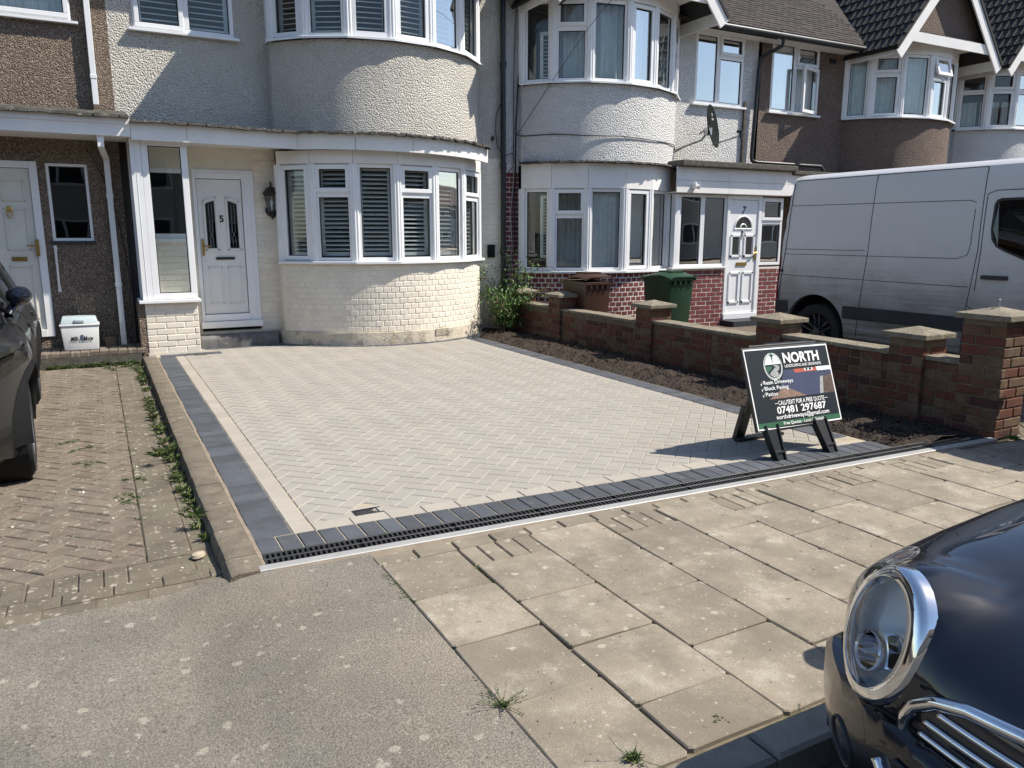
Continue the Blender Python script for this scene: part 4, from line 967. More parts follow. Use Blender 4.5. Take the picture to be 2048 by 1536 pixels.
# edging kerb between the two drives (dished, low on the left)
kp = [(.385, LOW - .03), (.392, -.03), (.405, -.006), (.43, .004), (.545, .004), (.553, -.01), (.553, -.1), (.385, -.1)]
KB = MB(); KB.box(.40, .545, 3.42, 10.45, -.2, -.02); KBo = KB.build('drive_kerb', 'kerb', None, kind='structure')
y = 3.40; i = 0
while y < 10.45:
    ye = min(y + random.choice((.2, .2, .205, .21)), 10.47); b = MB(); n = len(kp); dx = random.uniform(-.003, .003); dz = random.uniform(-.002, .002); g = random.uniform(.0, .0015)
    vs = [(px + dx, yy, pz + dz) for yy in (y + g, ye - g) for px, pz in kp]
    b.add(vs, [tuple(range(n))[::-1], tuple(range(n, 2 * n))] + [(k, (k + 1) % n, n + (k + 1) % n, n + k) for k in range(n)])
    b.build('edging_block', 'kerb', KBo, auto=35); y = ye
b = MB(); b.add([(x_, y_, z_) for y_ in [3.42 + .1 * k for k in range(70)] for x_, z_ in ((.546, .003), (.5665 + .003 * math.sin(y_ * 7) + .002 * math.sin(y_ * 23), -.001))], [(2 * k, 2 * k + 1, 2 * k + 3, 2 * k + 2) for k in range(69)]); b.build('mortar_haunch', 'mortar_strip', None, kind='structure')
# ---------------------------------------------------------------- old driveway on the left
b = MB(); b.prism([(-6, 3.508), (.40, 3.508), (.40, 10.5), (-6, 10.5)], -.25, LOW - .008); old = b.build('old_driveway', 'dark_joint', None, kind='structure')
oj = []; gj = []
for p, cx, cy, z1, th, chm, m, jit in herring((-1.5, 6.0), 62, [(-3.4, 3.92), (.078, 3.92), (.078, 10.35), (-3.4, 10.35)], 'oldpaver', LOW, .005, .003, .0018):
    oj.append(piece(p, z1, th, chm, m, jit))
place(oj, 'paver', old, 300, 'paver_field')
y = 3.72
while y < 10.3:
    gj.append(piece(rect(.086, .282, y + .001, y + .1), LOW, .05, .005, 'greypaver', .003))
    gj.append(piece(rect(.288, .384, y + .002 - .05, y + .1 - .05), LOW - .005, .05, .005, 'greypaver', .004)); y += .1025
for r_, (ya, yb_, w) in enumerate(((3.50, 3.60, .2), (3.605, 3.705, .2), (3.71, 3.91, .1))):
    x = -3.4 + (.1 if r_ == 1 else .03)
    while x < (.38 if r_ < 2 else .08):
        gj.append(piece(rect(x + .0015, min(x + w, .39) - .001, ya + random.uniform(-.004, .003), yb_), LOW - .002 + (.001 if r_ else -.003), .05, .005, 'greypaver', .003)); x += w + .002
place(gj, 'grey_paver', old, 300, 'grey_paver_field')
# brick step along the front of number 3
b = MB(); b.box(-4, .392, 10.465, 11.085, -.2, .088); st3 = b.build('front_step', 'concrete', None, kind='structure')
x = -3.9; jobs = []
while x < .37:
    for y in (10.50, 10.705, 10.91): jobs.append(piece(rect(x + .002, x + .1, y - .04 + .003, y - .04 + .2), .11, .05, .006, 'oldpaver', .002))
    x += .1035
place(jobs, 'paver', st3, 300)
# door step of number 5
b = MB(); b.prism([(1.14, 10.86), (2.09, 10.86), (2.15, 10.92), (2.15, 11.065), (1.14, 11.065)], -.02, .10); s5 = b.build('door_step', 'step', None, kind='structure')
x = 1.13
while x < 2.1:
    b = MB(); w = .1; n = 6
    pr = [(10.835, .0), (10.835, .105)] + [(10.835 + .06 * (1 - math.cos(R(90 * k / n))), .105 + .06 * math.sin(R(90 * k / n))) for k in range(1, n + 1)] + [(11.06, .165), (11.06, .0)]
    k = len(pr); vs = [(xx, y_, z_) for xx in (x + .001, min(x + w, 2.16) - .001) for y_, z_ in pr]
    b.add(vs, [tuple(range(k))[::-1], tuple(range(k, 2 * k))] + [(q, (q + 1) % k, k + (q + 1) % k, k + q) for q in range(k)]); b.build('bullnose_block', 'step', s5, auto=35); x += w
# ---------------------------------------------------------------- planting strip and number 7's drive
b = MB(); n = 50; w_ = 8; vs = []
for j in range(n + 1):
    y = 3.33 + 7.7 * j / n
    for i in range(w_ + 1):
        x = 4.905 + (5.90 - 4.905) * i / w_; e = min(i, w_ - i) / w_ * 2
        vs.append((x, y, -.03 + .045 * e + (random.uniform(-.015, .02) if 0 < i < w_ else 0)))
b.add(vs, [(j * (w_ + 1) + i, j * (w_ + 1) + i + 1, (j + 1) * (w_ + 1) + i + 1, (j + 1) * (w_ + 1) + i) for j in range(n) for i in range(w_)])
b.build('soil_bed', 'soil', None, smooth=False, kind='structure')
b = MB()
for i in range(1500):
    x, y = random.uniform(4.93, 5.85), 3.45 + 7.2 * random.random() ** 1.5; s = random.uniform(.006, .022); z = .0 + .02 * min(1, min(x - 4.9, 5.9 - x) * 4)
    q = [Vector((x, y, z)) + Vector(d) * s * random.uniform(.6, 1.2) for d in ((1, 0, 0), (0, 1, 0), (-1, 0, 0), (0, -1, 0), (0, 0, .9), (0, 0, -.6))]
    b.add(q, [(0, 1, 4), (1, 2, 4), (2, 3, 4), (3, 0, 4), (1, 0, 5), (2, 1, 5), (3, 2, 5), (0, 3, 5)])
b.build('soil_clods', 'clod', None, kind='stuff')
b = MB(); b.box(6.09, 30, 3.2, 11.06, -.25, -.10); d7_ = b.build('neighbour_driveway', 'dark_joint', None, kind='structure')
jobs = [piece(p, -.06, th, chm, 'oldpaver', jit) for p, cx, cy, z1, th, chm, m, jit in herring((7.5, 5.0), 26, [(6.12, 3.22), (8.2, 3.22), (8.2, 6.6), (6.12, 6.6)], 'oldpaver', -.06, .008, .003, .002)]
place(jobs, 'paver', d7_, 120, 'paver_field')
# ---------------------------------------------------------------- brick garden wall
GW = thing('garden_wall', 'low weathered brick wall with capped pillars between the new drive and the van', 'wall', (5.98, 7, 0))
ztop = lambda y: .42 + .05 * sstep(6.5, 3.8, y) 
pill = [(5.83, 3.20, .87, .33), (5.83, 3.83, .66, .31), (5.83, 5.33, .64, .31), (5.83, 7.32, .62, .31), (5.83, 9.42, .60, .31), (5.83, 10.62, .58, .3)]
jobs = []; secs = [(3.53, 3.83), (4.14, 5.33), (5.64, 7.32), (7.63, 9.42), (9.73, 10.62)]
zt = [.50, .50, .44, .41, .41]
for (ya, yb_), z in zip(secs, zt):
    b = MB(); b.box(5.878, 6.08, ya - .05, yb_ + .05, -.15, z); b.build('wall_core', 'wallmortar', GW)
    jobs += brick_rows((5.875, yb_, -.02), (0, -1, 0), yb_ - ya, -.02, z, 'wallbrick', bond='mixed', proud=.005, jit=.004)
    y = yb_
    L = yb_ - ya; n = max(1, round(L / .6))
    for k in range(n):
        b = MB(); b.box(5.855, 6.10, ya + L * k / n + .003, ya + L * (k + 1) / n - .003, z + .002, z + .038 + random.uniform(-.003, .003)); b.build('coping_slab', 'coping', GW, bevel=.006)
pj = []
for (x, y, z, s) in pill:
    b = MB(); b.box(x + .006, x + s - .006, y + .006, y + s - .006, -.15, z); P_ = b.build('pillar', 'wallmortar', GW)
    pj += brick_rows((x + .006, y + s, -.02), (0, -1, 0), s, -.02, z, 'wallbrick', proud=.007, jit=.002, gauge=.078, h=.067)
    pj += brick_rows((x, y + .006, -.02), (1, 0, 0), s, -.02, z, 'wallbrick', proud=.007, jit=.002, gauge=.078, h=.067)
    b = MB(); e = .045; q = [(x - e, y - e), (x + s + e, y - e), (x + s + e, y + s + e), (x - e, y + s + e)]; c = (x + s / 2, y + s / 2)
    b.add([(p[0], p[1], z + .003) for p in q] + [(p[0], p[1], z + .045) for p in q] + [(c[0], c[1], z + .095)], [(3, 2, 1, 0), (0, 1, 5, 4), (1, 2, 6, 5), (2, 3, 7, 6), (3, 0, 4, 7), (4, 5, 8), (5, 6, 8), (6, 7, 8), (7, 4, 8)])
    b.build('pillar_cap', 'coping', P_, bevel=.006)
place(pj + jobs, 'brick', GW, 300, 'brickwork')
b = MB(); b.tube([(5.98, 3.36, .96), (5.98, 3.36, 1.0), (5.965, 3.35, 1.02)], .008, 6); b.build('iron_stub', 'galvm', GW)
# ---------------------------------------------------------------- cables on the house fronts
def cable(name, label, pts, r=.006, m='cable'):
    b = MB(); pts = [Vector(p) for p in pts]; q = []
    for i in range(len(pts) - 1):
        p0, p1, p2, p3 = pts[max(i - 1, 0)], pts[i], pts[i + 1], pts[min(i + 2, len(pts) - 1)]
        for k in range(6):
            t = k / 6; q.append(.5 * ((2 * p1) + (p2 - p0) * t + (2 * p0 - 5 * p1 + 4 * p2 - p3) * t * t + (3 * p1 - p0 - 3 * p2 + p3) * t ** 3))
    q.append(pts[-1]); b.tube(q, r, 6); return tag(b.build(name, m, None, smooth=True), label, 'cable')
cable('cable', 'thick black overhead cable dropping to the white house corner beside its upper bay', [(7.1, 9.4, 5.6), (6.45, 10.6, 4.85), (6.10, 11.0, 4.2), (6.02, 11.07, 3.4), (6.0, 11.07, 2.4), (5.99, 11.06, 1.2)], .012)
cable('cable', 'thin dark wire running down the corner where red brick meets white render', [(6.02, 11.06, 5.2), (5.97, 11.07, 4.0), (5.965, 11.07, 3.0), (5.95, 11.06, 2.2), (5.93, 11.06, .9)], .007)
cable('cable', 'pale grey wire hanging loosely over the red brick strip by the black pipe', [(5.98, 11.07, 2.9), (5.94, 11.04, 2.3), (5.90, 11.05, 1.8), (5.92, 11.04, 1.3), (5.88, 11.05, .8)], .006, 'greycable')
cable('cable', 'slim black overhead wire slanting across the white upper bay to the render corner', [(7.62, 8.6, 5.7), (6.85, 9.9, 4.75), (6.03, 11.06, 3.05)], .004)
tq = [R(a_) for a_ in (-57, -40, -22, -4, 14, 32, 45)]
cable('cable', 'black wire sagging round the white curved bay below its upper sill', [(6.0, 11.06, 3.06)] + [(C7[0] + 1.815 * math.sin(t), C7[1] - 1.815 * math.cos(t), 3.02 - .01 * i + .012 * (i % 2)) for i, t in enumerate(tq)] + [(8.95, 10.85, 2.75), (9.1, 11.06, 2.72)], .007)
cable('cable', 'black loop of wire beside the pipe near a small junction box', [(5.80, 11.05, 3.6), (5.66, 11.07, 3.3), (5.67, 11.07, 2.9), (5.78, 11.05, 2.72), (5.93, 11.05, 2.75), (5.97, 11.06, 2.6), (5.85, 11.05, 2.45)], .006)
cable('cable', 'thin dark wire drooping down the brown pebbledash behind the lower white pipe', [(.0, 11.08, 2.55), (.12, 11.085, 2.3), (.27, 11.085, 1.8), (.33, 11.08, 1.3), (.36, 11.07, .9), (.34, 11.07, .7)], .005)
# ---------------------------------------------------------------- wall lantern
LN = thing('wall_lantern', 'black iron coach lantern on cream brick between the door and the bay window', 'lantern', (2.19, 10.98, 1.75))
lx, ly = 2.17, 10.975
b = MB(); b.lathe([(0, 0), (.055, 0), (.06, .015), (.04, .035), (.0, .04)], (lx + .0, WY - .008, 1.80), (0, -1, 0), 16, sy=1.4); b.tube([(lx, WY - .02, 1.78), (lx, ly + .04, 1.74), (lx, ly, 1.76), (lx, ly, 1.80)], .014, 8); b.lathe([(0, 0), (.014, .01), (.01, .035), (.0, .05)], (lx, ly, 1.70), (0, 0, 1), 8); b.build('bracket', 'iron', LN, auto=40)
b = MB()
for k in range(6):
    t0, t1 = R(60 * k), R(60 * k + 60); P1 = [Vector((lx + r * math.cos(t), ly + r * math.sin(t), z)) for r, t, z in ((.052, t0, 1.81), (.088, t0, 2.03))]; b.tube(P1, .006, 5)
b.lathe([(0, 1.795), (.058, 1.80), (.058, 1.815), (0, 1.815)], (lx, ly, 0), (0, 0, 1), 6); b.lathe([(.09, 2.022), (.098, 2.03), (.098, 2.04), (.09, 2.045)], (lx, ly, 0), (0, 0, 1), 6); b.build('cage', 'iron', LN)
b = MB(); b.lathe([(.115, 2.035), (.118, 2.045), (.085, 2.085), (.06, 2.12), (.03, 2.135), (.012, 2.14), (.012, 2.155), (.018, 2.165), (.010, 2.175), (.016, 2.19), (0, 2.215)], (lx, ly, 0), (0, 0, 1), 12); b.build('lantern_roof', 'iron', LN, auto=30)
b = MB(); b.lathe([(.048, 1.817), (.084, 2.02)], (lx, ly, 0), (0, 0, 1), 6); b.build('lantern_pane', 'glass', LN)
b = MB(); b.lathe([(0, 1.82), (.012, 1.82), (.012, 1.88), (.022, 1.92), (.016, 1.96), (0, 1.98)], (lx, ly, 0), (0, 0, 1), 10); b.build('bulb', 'upvc', LN, auto=40)
# ---------------------------------------------------------------- satellite dish
SD = thing('satellite_dish', 'grey oval satellite dish on a bent steel arm under the upper window', 'satellite dish', (9.3, 11.0, 2.9))
dc = Vector((9.57, 10.52, 3.33)); ax = Vector((.53, -.82, .18)).normalized()
b = MB(); pr = [(0, -.055), (.12, -.05), (.22, -.032), (.30, -.004), (.315, .004), (.315, .012), (.30, .006), (.22, -.022), (.12, -.04), (0, -.045)]; b.lathe([(r_ * 1.08, h_) for r_, h_ in pr], dc, ax, 40, e1=(0, 0, 1), sx=1.08); b.build('dish', 'dish', SD, auto=50)
b = MB(); b.tube([(9.12, WY - .005, 2.98), (9.14, 10.95, 2.96), (9.22, 10.75, 3.02), (9.40, 10.6, 3.10), (9.50, 10.56, 3.25)], .019, 8); b.box(9.06, 9.16, WY - .012, WY - .002, 2.86, 3.12); b.tube([(9.12, WY - .01, 2.88), (9.22, 10.78, 3.02)], .012, 6); b.box(9.44, 9.54, 10.50, 10.60, 3.18, 3.30); b.tube([(9.36, 10.62, 3.2), (9.52, 10.57, 3.32)], .014, 6); b.build('mount_arm', 'galvm', SD, auto=50)
b = MB(); f = dc + ax * .50 + Vector((0, 0, -.27)); b.tube([dc + ax * .0 + Vector((0, 0, -.31)), f], .011, 6); b.build('feed_arm', 'galvm', SD)
b = MB(); b.lathe([(0, 0), (.03, 0), (.03, .05), (.022, .06), (.022, .10), (0, .10)], f + Vector((.03, 0, .06)), -ax + Vector((0, 0, .3)), 12); b.box(f.x - .02, f.x + .03, f.y - .02, f.y + .02, f.z - .04, f.z + .06); b.build('receiver', 'black', SD)
lf_ = Vector((0, 0, 1)).cross(ax).normalized(); uf_ = ax.cross(lf_)
for hh_, ww_, zz_ in ((.035, .11, .10), (.05, .06, .17)): b = MB(); o_ = dc + ax * .010 + uf_ * zz_ - lf_ * ww_ / 2; b.obox(o_, lf_ * ww_, uf_ * hh_, ax * .004); b.build('dish_label', 'signgrey', SD)
b = MB(); b.box(8.86, 8.94, 10.08, 10.18, 2.25, 2.32); b.tube([(8.9, 10.18, 2.36), (8.9, 10.12, 2.34), (8.9, 10.10, 2.30)], .015, 6); b.lathe([(.02, 0), (.035, .04), (0, .045)], (8.9, 10.08, 2.28), (0, -1, -.4), 10); SL = b.build('security_lamp', 'oldwhite', None); tag(SL, 'small white security lamp under the glazed porch roof edge', 'lamp')
b = MB(); b.box(5.50, 5.62, WY - .05, WY - .003, 1.14, 1.34); tag(b.build('meter_box', 'dish', None, bevel=.008), 'small grey box on the cream wall above the green shrub', 'box')
b = MB(); b.lathe([(0, 0), (.022, 0), (.022, .03), (0, .035)], (5.60, WY - .002, 2.98), (0, -1, 0), 10); b.box(5.585, 5.615, WY - .03, WY - .002, 2.93, 2.96); tag(b.build('wire_clip', 'black', None), 'tiny dark wall clip left of the black rainwater pipe', 'clip')
# ---------------------------------------------------------------- wheelie bins
def bin_(x0, x1, y0, y1, h, m, label, zb=-.06, lid_shift=0., open_=0.):
    B = thing('wheelie_bin', label, 'wheelie bin', ((x0 + x1) / 2, (y0 + y1) / 2, zb), 'wheelie bins')
    b = MB(); i = .045; zt = zb + h
    lo = [(x0 + i, y0 + i * 1.2, zb + .04), (x1 - i, y0 + i * 1.2, zb + .04), (x1 - i, y1 - i, zb + .04), (x0 + i, y1 - i, zb + .04)]; hi = [(x0, y0, zt - .09), (x1, y0, zt - .09), (x1, y1, zt - .09), (x0, y1, zt - .09)]
    b.add(lo + hi, [(3, 2, 1, 0), (0, 1, 5, 4), (1, 2, 6, 5), (2, 3, 7, 6), (3, 0, 4, 7)]); b.build('bin_body', m, B, bevel=.018, auto=40)
    b = MB(); b.box(x0 - .025, x1 + .025, y0 - .03, y0 + .02, zt - .13, zt - .085); b.box(x0 - .025, x0 + .015, y0 + .02, y1, zt - .12, zt - .085); b.box(x1 - .015, x1 + .025, y0 + .02, y1, zt - .12, zt - .085)
    for k in range(4): xx = x0 + .08 + k * (x1 - x0 - .16) / 3; b.box(xx - .012, xx + .012, y0 - .026, y0 + .0, zt - .19, zt - .131)
    b.build('bin_rim', m, B, bevel=.006)
    b = MB(); n = 8; vs = []
    for k in range(n + 1):
        y = y0 - .05 + (y1 - y0 + .06) * k / n; zz = zt - .075 + .055 * math.sin(math.pi * min(1, k / n * 1.15)) + open_ * (1 - k / n)
        vs += [(x0 - .035, y, zz - .02), (x0 + .05, y, zz + .012), (x1 - .05, y, zz + .012), (x1 + .035, y, zz - .02)]
    vs += [(v[0], v[1], v[2] - .018) for v in vs[:]]; N = 4 * (n + 1)
    fs = [(4 * k + q, 4 * k + q + 1, 4 * k + q + 5, 4 * k + q + 4) for k in range(n) for q in range(3)]; fs += [tuple(N + q for q in f[::-1]) for f in fs]
    for k in range(n):
        for q in (0, 3): fs.append((4 * k + q, 4 * k + q + 4, N + 4 * k + q + 4, N + 4 * k + q))
    for k in (0, n): fs += [(4 * k + q, 4 * k + q + 1, N + 4 * k + q + 1, N + 4 * k + q) for q in range(3)]
    b.add(vs, fs); b.box((x0 + x1) / 2 - .12, (x0 + x1) / 2 + .12, y0 + .12, y0 + .42, zt - .05, zt + .012 + open_ * .6); b.build('bin_lid', m, B, auto=40)
    b = MB(); b.tube([(x0 + .02, y1 + .06, zt - .10), (x1 - .02, y1 + .06, zt - .10)], .016, 8)
    for xx in (x0 + .02, x1 - .02): b.box(xx - .015, xx + .015, y1 - .01, y1 + .07, zt - .13, zt - .085)
    b.build('bin_handle', m, B)
    for xx in (x0 + .0, x1 - .05): b = MB(); b.lathe([(0, 0), (.10, 0), (.10, .05), (0, .05)], (xx, y1 - .02, zb + .10), (1, 0, 0), 16); b.build('wheel', 'tyre', B, auto=40)
    return B
bin_(6.10, 6.54, 9.15, 9.78, .98, 'binbrown', 'brown wheelie bin with its lid slightly raised, nearer the shrub', open_=.05)
bin_(7.58, 8.05, 9.10, 9.75, 1.00, 'bingreen', 'green wheelie bin in front of the dark red brick, nearer the van')
b = MB(); b.lathe([(0, 0), (.03, 0), (.03, .004), (0, .004)], (6.33, 9.172, .62), (0, -1, 0), 12); b.build('bin_badge', 'pebblestone', [o for o in bpy.data.objects if o.name == 'bin_body'][0])
b = MB(); b.obox((6.62, 9.35, -.06), (.22, -.06, 0), (.02, .12, .02), (.12, -.02, .34)); tag(b.build('folded_board', 'galv', None), 'pale bent board leaning on the ground beside the brown bin', 'board')
bin_(5.88, 6.44, 2.28, 2.85, 1.12, 'bindark', 'unseen dark wheelie bin added to cast the pavement shadow past the end pillar', zb=0)  # stands out of view, added only as the caster of the footway shadow
# ---------------------------------------------------------------- delivery cool box
CB = thing('cool_box', 'white plastic milk delivery box with a pale blue lid on the brick step', 'cool box', (-.26, 10.78, .11))
ZC = .09
b = MB(); lo = [(-.44, 10.63, .022), (-.07, 10.63, .022), (-.07, 10.93, .022), (-.44, 10.93, .022)]; hi = [(-.46, 10.61, .32), (-.05, 10.61, .32), (-.05, 10.95, .32), (-.46, 10.95, .32)]; b.add(lo + hi, [(3, 2, 1, 0), (4, 5, 6, 7), (0, 1, 5, 4), (1, 2, 6, 5), (2, 3, 7, 6), (3, 0, 4, 7)]); b.v = [(v[0], v[1], v[2] + ZC) for v in b.v]; b.build('box_body', 'cooler', CB, bevel=.02, auto=40)
b = MB(); b.box(-.47, -.04, 10.60, 10.96, .322, .345); b.v = [(v[0], v[1], v[2] + ZC) for v in b.v]; b.build('rim', 'cooler', CB, bevel=.008, auto=40)
b = MB(); lo = [(-.455, 10.615, .347), (-.055, 10.615, .347), (-.055, 10.945, .347), (-.455, 10.945, .347)]; hi = [(-.435, 10.65, .425), (-.075, 10.65, .425), (-.075, 10.92, .425), (-.435, 10.92, .425)]; b.add(lo + hi, [(3, 2, 1, 0), (4, 5, 6, 7), (0, 1, 5, 4), (1, 2, 6, 5), (2, 3, 7, 6), (3, 0, 4, 7)]); b.box(-.31, -.20, 10.60, 10.66, .36, .40); b.v = [(v[0], v[1], v[2] + ZC) for v in b.v]; b.build('box_lid', 'coolerlid', CB, bevel=.014, auto=40)
ex_, ey_ = Vector((1, 0, 0)), Vector((0, .064, 1)).normalized()
text('Milk', (-.36, 10.612, .235), ex_, ey_, .05, 'black', CB, bold=.03, shear=.25, width=.085); text('More', (-.225, 10.612, .235), ex_, ey_, .05, 'black', CB, bold=.03, shear=.25, width=.10); text('&', (-.268, 10.612, .235), ex_, ey_, .07, 'signblue', CB, bold=.02)
b = MB(); b.box(-.0, .13, 10.92, 11.02, .112, .21); tag(b.build('loose_brick', 'dark_joint', None, bevel=.006), 'dark block lying on the step right of the cool box', 'block')
b = MB(); b.box(.14, .28, 11.0, 11.07, .112, .19); tag(b.build('loose_brick', 'coping', None, bevel=.008), 'pale block on the step against the foot of the white pipe', 'block')
# ---------------------------------------------------------------- vehicles
import numpy as np
def smax(k, *fs):
    m = fs[0]
    for f in fs[1:]: m = np.maximum(m, f)
    return m + k * np.log(sum(np.exp(np.clip((f - m) / k, -60, 0)) for f in fs))
def bis(f, O, D, tmax, n=26):
    """distance from inside points O along D to the surface f = 0"""
    lo = np.zeros(len(O)); hi = np.full(len(O), tmax)
    for _ in range(n):
        mid = (lo + hi) / 2; p = O + D * mid[:, None]; ins = f(p[:, 0], p[:, 1], p[:, 2]) < 0
        lo = np.where(ins, mid, lo); hi = np.where(ins, hi, mid)
    return O + D * ((lo + hi) / 2)[:, None]
class Shell:
    """a closed car body given as f(u back, v across, w up) < 0"""
    def __init__(s, f, to_world): s.f = f; s.tw = to_world
    def W(s, pts): return [s.tw(*p) for p in pts]
    def skin(s, ua, ub, w0, nu=60, na=72, cap=18):
        O = []; D = []
        rows = []
        for i in range(1, cap): t = math.pi / 2 * i / cap; rows.append((ua, -math.cos(t), math.sin(t)))
        for i in range(nu + 1): rows.append((ua + (ub - ua) * i / nu, 0., 1.))
        for i in range(1, cap): t = math.pi / 2 * i / cap; rows.append((ub, math.sin(t), math.cos(t)))
        for (u, c, q) in rows:
            for k in range(na): a_ = 2 * math.pi * k / na; O.append((u, 0, w0)); D.append((c, q * math.cos(a_), q * math.sin(a_)))
        O += [(ua, 0, w0), (ub, 0, w0)]; D += [(-1, 0, 0), (1, 0, 0)]
        P = bis(s.f, np.array(O), np.array(D), 6.); n = len(rows); fs = []
        for i in range(n - 1):
            for k in range(na): fs.append((i * na + k, i * na + (k + 1) % na, (i + 1) * na + (k + 1) % na, (i + 1) * na + k))
        for k in range(na): fs += [(n * na, (k + 1) % na, k), (n * na + 1, (n - 1) * na + k, (n - 1) * na + (k + 1) % na)]
        b = MB(); b.add(s.W(P), fs); return b
    def side(s, uw, v0=0., sgn=1): O = np.array([(u, v0, w) for u, w in uw]); return bis(s.f, O, np.tile([0, sgn, 0.], (len(O), 1)), 3.)
    def front(s, vw, u0=.9): O = np.array([(u0, v, w) for v, w in vw]); return bis(s.f, O, np.tile([-1., 0, 0], (len(O), 1)), 3.)
    def normal(s, p, e=.01):
        g = [float(s.f(np.array([p[0] + (e if i == 0 else 0)]), np.array([p[1] + (e if i == 1 else 0)]), np.array([p[2] + (e if i == 2 else 0)]))[0]) for i in range(3)]
        c = float(s.f(np.array([p[0]]), np.array([p[1]]), np.array([p[2]]))[0]); n = Vector([x - c for x in g]); return n.normalized()
    def dirw(s, d): o = Vector(s.tw(0, 0, 0)); return (Vector(s.tw(*d)) - o).normalized()
    def side_patch(s, poly, off, sgn=1, nu=14, nw=10):
        """skin-tight panel over the side: poly = four corners (u, w), bilinear"""
        A = [Vector((p[0], p[1])) for p in poly]; uw = []
        for j in range(nw + 1):
            for i in range(nu + 1):
                a_, c = i / nu, j / nw; p = A[0] * (1 - a_) * (1 - c) + A[1] * a_ * (1 - c) + A[2] * a_ * c + A[3] * (1 - a_) * c; uw.append((p.x, p.y))
        P = s.side(uw, 0, sgn); P[:, 1] += off * sgn; b = MB()
        Q = P.copy(); Q[:, 1] -= (off + .01) * sgn; N = len(P)
        fs = [(j * (nu + 1) + i, j * (nu + 1) + i + 1, (j + 1) * (nu + 1) + i + 1, (j + 1) * (nu + 1) + i) for j in range(nw) for i in range(nu)]
        edge = [i for i in range(nu + 1)] + [j * (nu + 1) + nu for j in range(1, nw + 1)] + [nw * (nu + 1) + i for i in range(nu - 1, -1, -1)] + [j * (nu + 1) for j in range(nw - 1, 0, -1)]
        rim = [(edge[k], edge[(k + 1) % len(edge)], N + edge[(k + 1) % len(edge)], N + edge[k]) for k in range(len(edge))]
        b.add(s.W(P) + s.W(Q), fs + rim); return b
    def side_poly(s, uw, off, sgn=1):
        P = s.side(uw, 0, sgn); P[:, 1] += off * sgn; Q = P.copy(); Q[:, 1] -= (off + .006) * sgn; n = len(P); b = MB(); b.add(s.W(P) + s.W(Q), [tuple(range(n))] + [(k, (k + 1) % n, n + (k + 1) % n, n + k) for k in range(n)]); return b
    def seam(s, uw, r=.004, sgn=1, off=0., n=24):
        q = []
        for i in range(len(uw) - 1):
            for k in range(n): t = k / n; q.append((uw[i][0] * (1 - t) + uw[i + 1][0] * t, uw[i][1] * (1 - t) + uw[i + 1][1] * t))
        q.append(uw[-1]); P = s.side(q, 0, sgn); P[:, 1] += off * sgn; b = MB(); b.tube(s.W(P), r, 5); return b
def cut(o, cutters):
    for c in cutters:
        cm = c.mesh('cutter', 'black'); bm = bmesh.new(); bm.from_mesh(cm); bmesh.ops.recalc_face_normals(bm, faces=bm.faces); bm.to_mesh(cm); bm.free()
        co = bpy.data.objects.new('cutter', cm); col.objects.link(co)
        md = o.modifiers.new('cut', 'BOOLEAN'); md.operation = 'DIFFERENCE'; md.object = co; md.solver = 'EXACT'
        dg = bpy.context.evaluated_depsgraph_get(); me = bpy.data.meshes.new_from_object(o.evaluated_get(dg)); o.modifiers.clear(); o.data = me
        bpy.data.objects.remove(co); bpy.data.meshes.remove(cm)
    o.data.shade_smooth(); o.data.set_sharp_from_angle(angle=R(32))
def solid(b, name, m, parent, auto=32):
    me = b.mesh(name, m); bm = bmesh.new(); bm.from_mesh(me); bmesh.ops.recalc_face_normals(bm, faces=bm.faces); bm.to_mesh(me); bm.free()
    me.shade_smooth(); me.set_sharp_from_angle(angle=R(auto)); return link(name, me, parent)
def cyl(c, ax, r, L, n=40):
    b = MB(); b.lathe([(0, 0), (r, 0), (r, L), (0, L)], c, ax, n)
    return b
def wheel(parent, c, ax, r, w, rim='alloy', spokes=5):
    """c = centre of the outer face, ax pointing outwards"""
    c, ax = Vector(c), Vector(ax).normalized()
    b = MB(); b.lathe([(r * .62, -w), (r * .93, -w), (r, -w * .85), (r, -w * .16), (r * .955, -w * .03), (r * .80, .0), (r * .66, -.012), (r * .64, -w * .4)], c, ax, 48); wo = b.build('wheel', 'tyre', parent, auto=40)
    b = MB(); b.lathe([(r * .665, -.008), (r * .64, -.018), (r * .60, -.05), (r * .58, -w * .8)], c, ax, 40)
    e1 = ax.orthogonal().normalized(); e2 = ax.cross(e1)
    for k in range(spokes):
        t = 2 * math.pi * k / spokes + .3; d = e1 * math.cos(t) + e2 * math.sin(t); q = ax.cross(d)
        for sg in (-1, 1):
            p0 = c + d * r * .12 + q * (sg * r * .07) - ax * .045; p1 = c + d * r * .62 + q * (sg * r * .11) - ax * .02
            b.obox(p0 - q * .014, q * .028, p1 - p0, -ax * .03)
    b.lathe([(0, -.02), (r * .15, -.025), (r * .19, -.05), (0, -.06)], c, ax, 20); b.build('wheel_rim', rim, wo, auto=40)
    b = MB(); b.lathe([(r * .3, -w * .7), (r * .5, -w * .7), (r * .5, -w * .6), (r * .3, -w * .6)], c, ax, 24); b.build('brake_disc', 'vanplastic', wo)
    b = MB(); b.lathe([(0, -w * .8), (r * .6, -w * .8)], c, ax, 24); b.build('wheel_back', 'void', wo)
    return wo
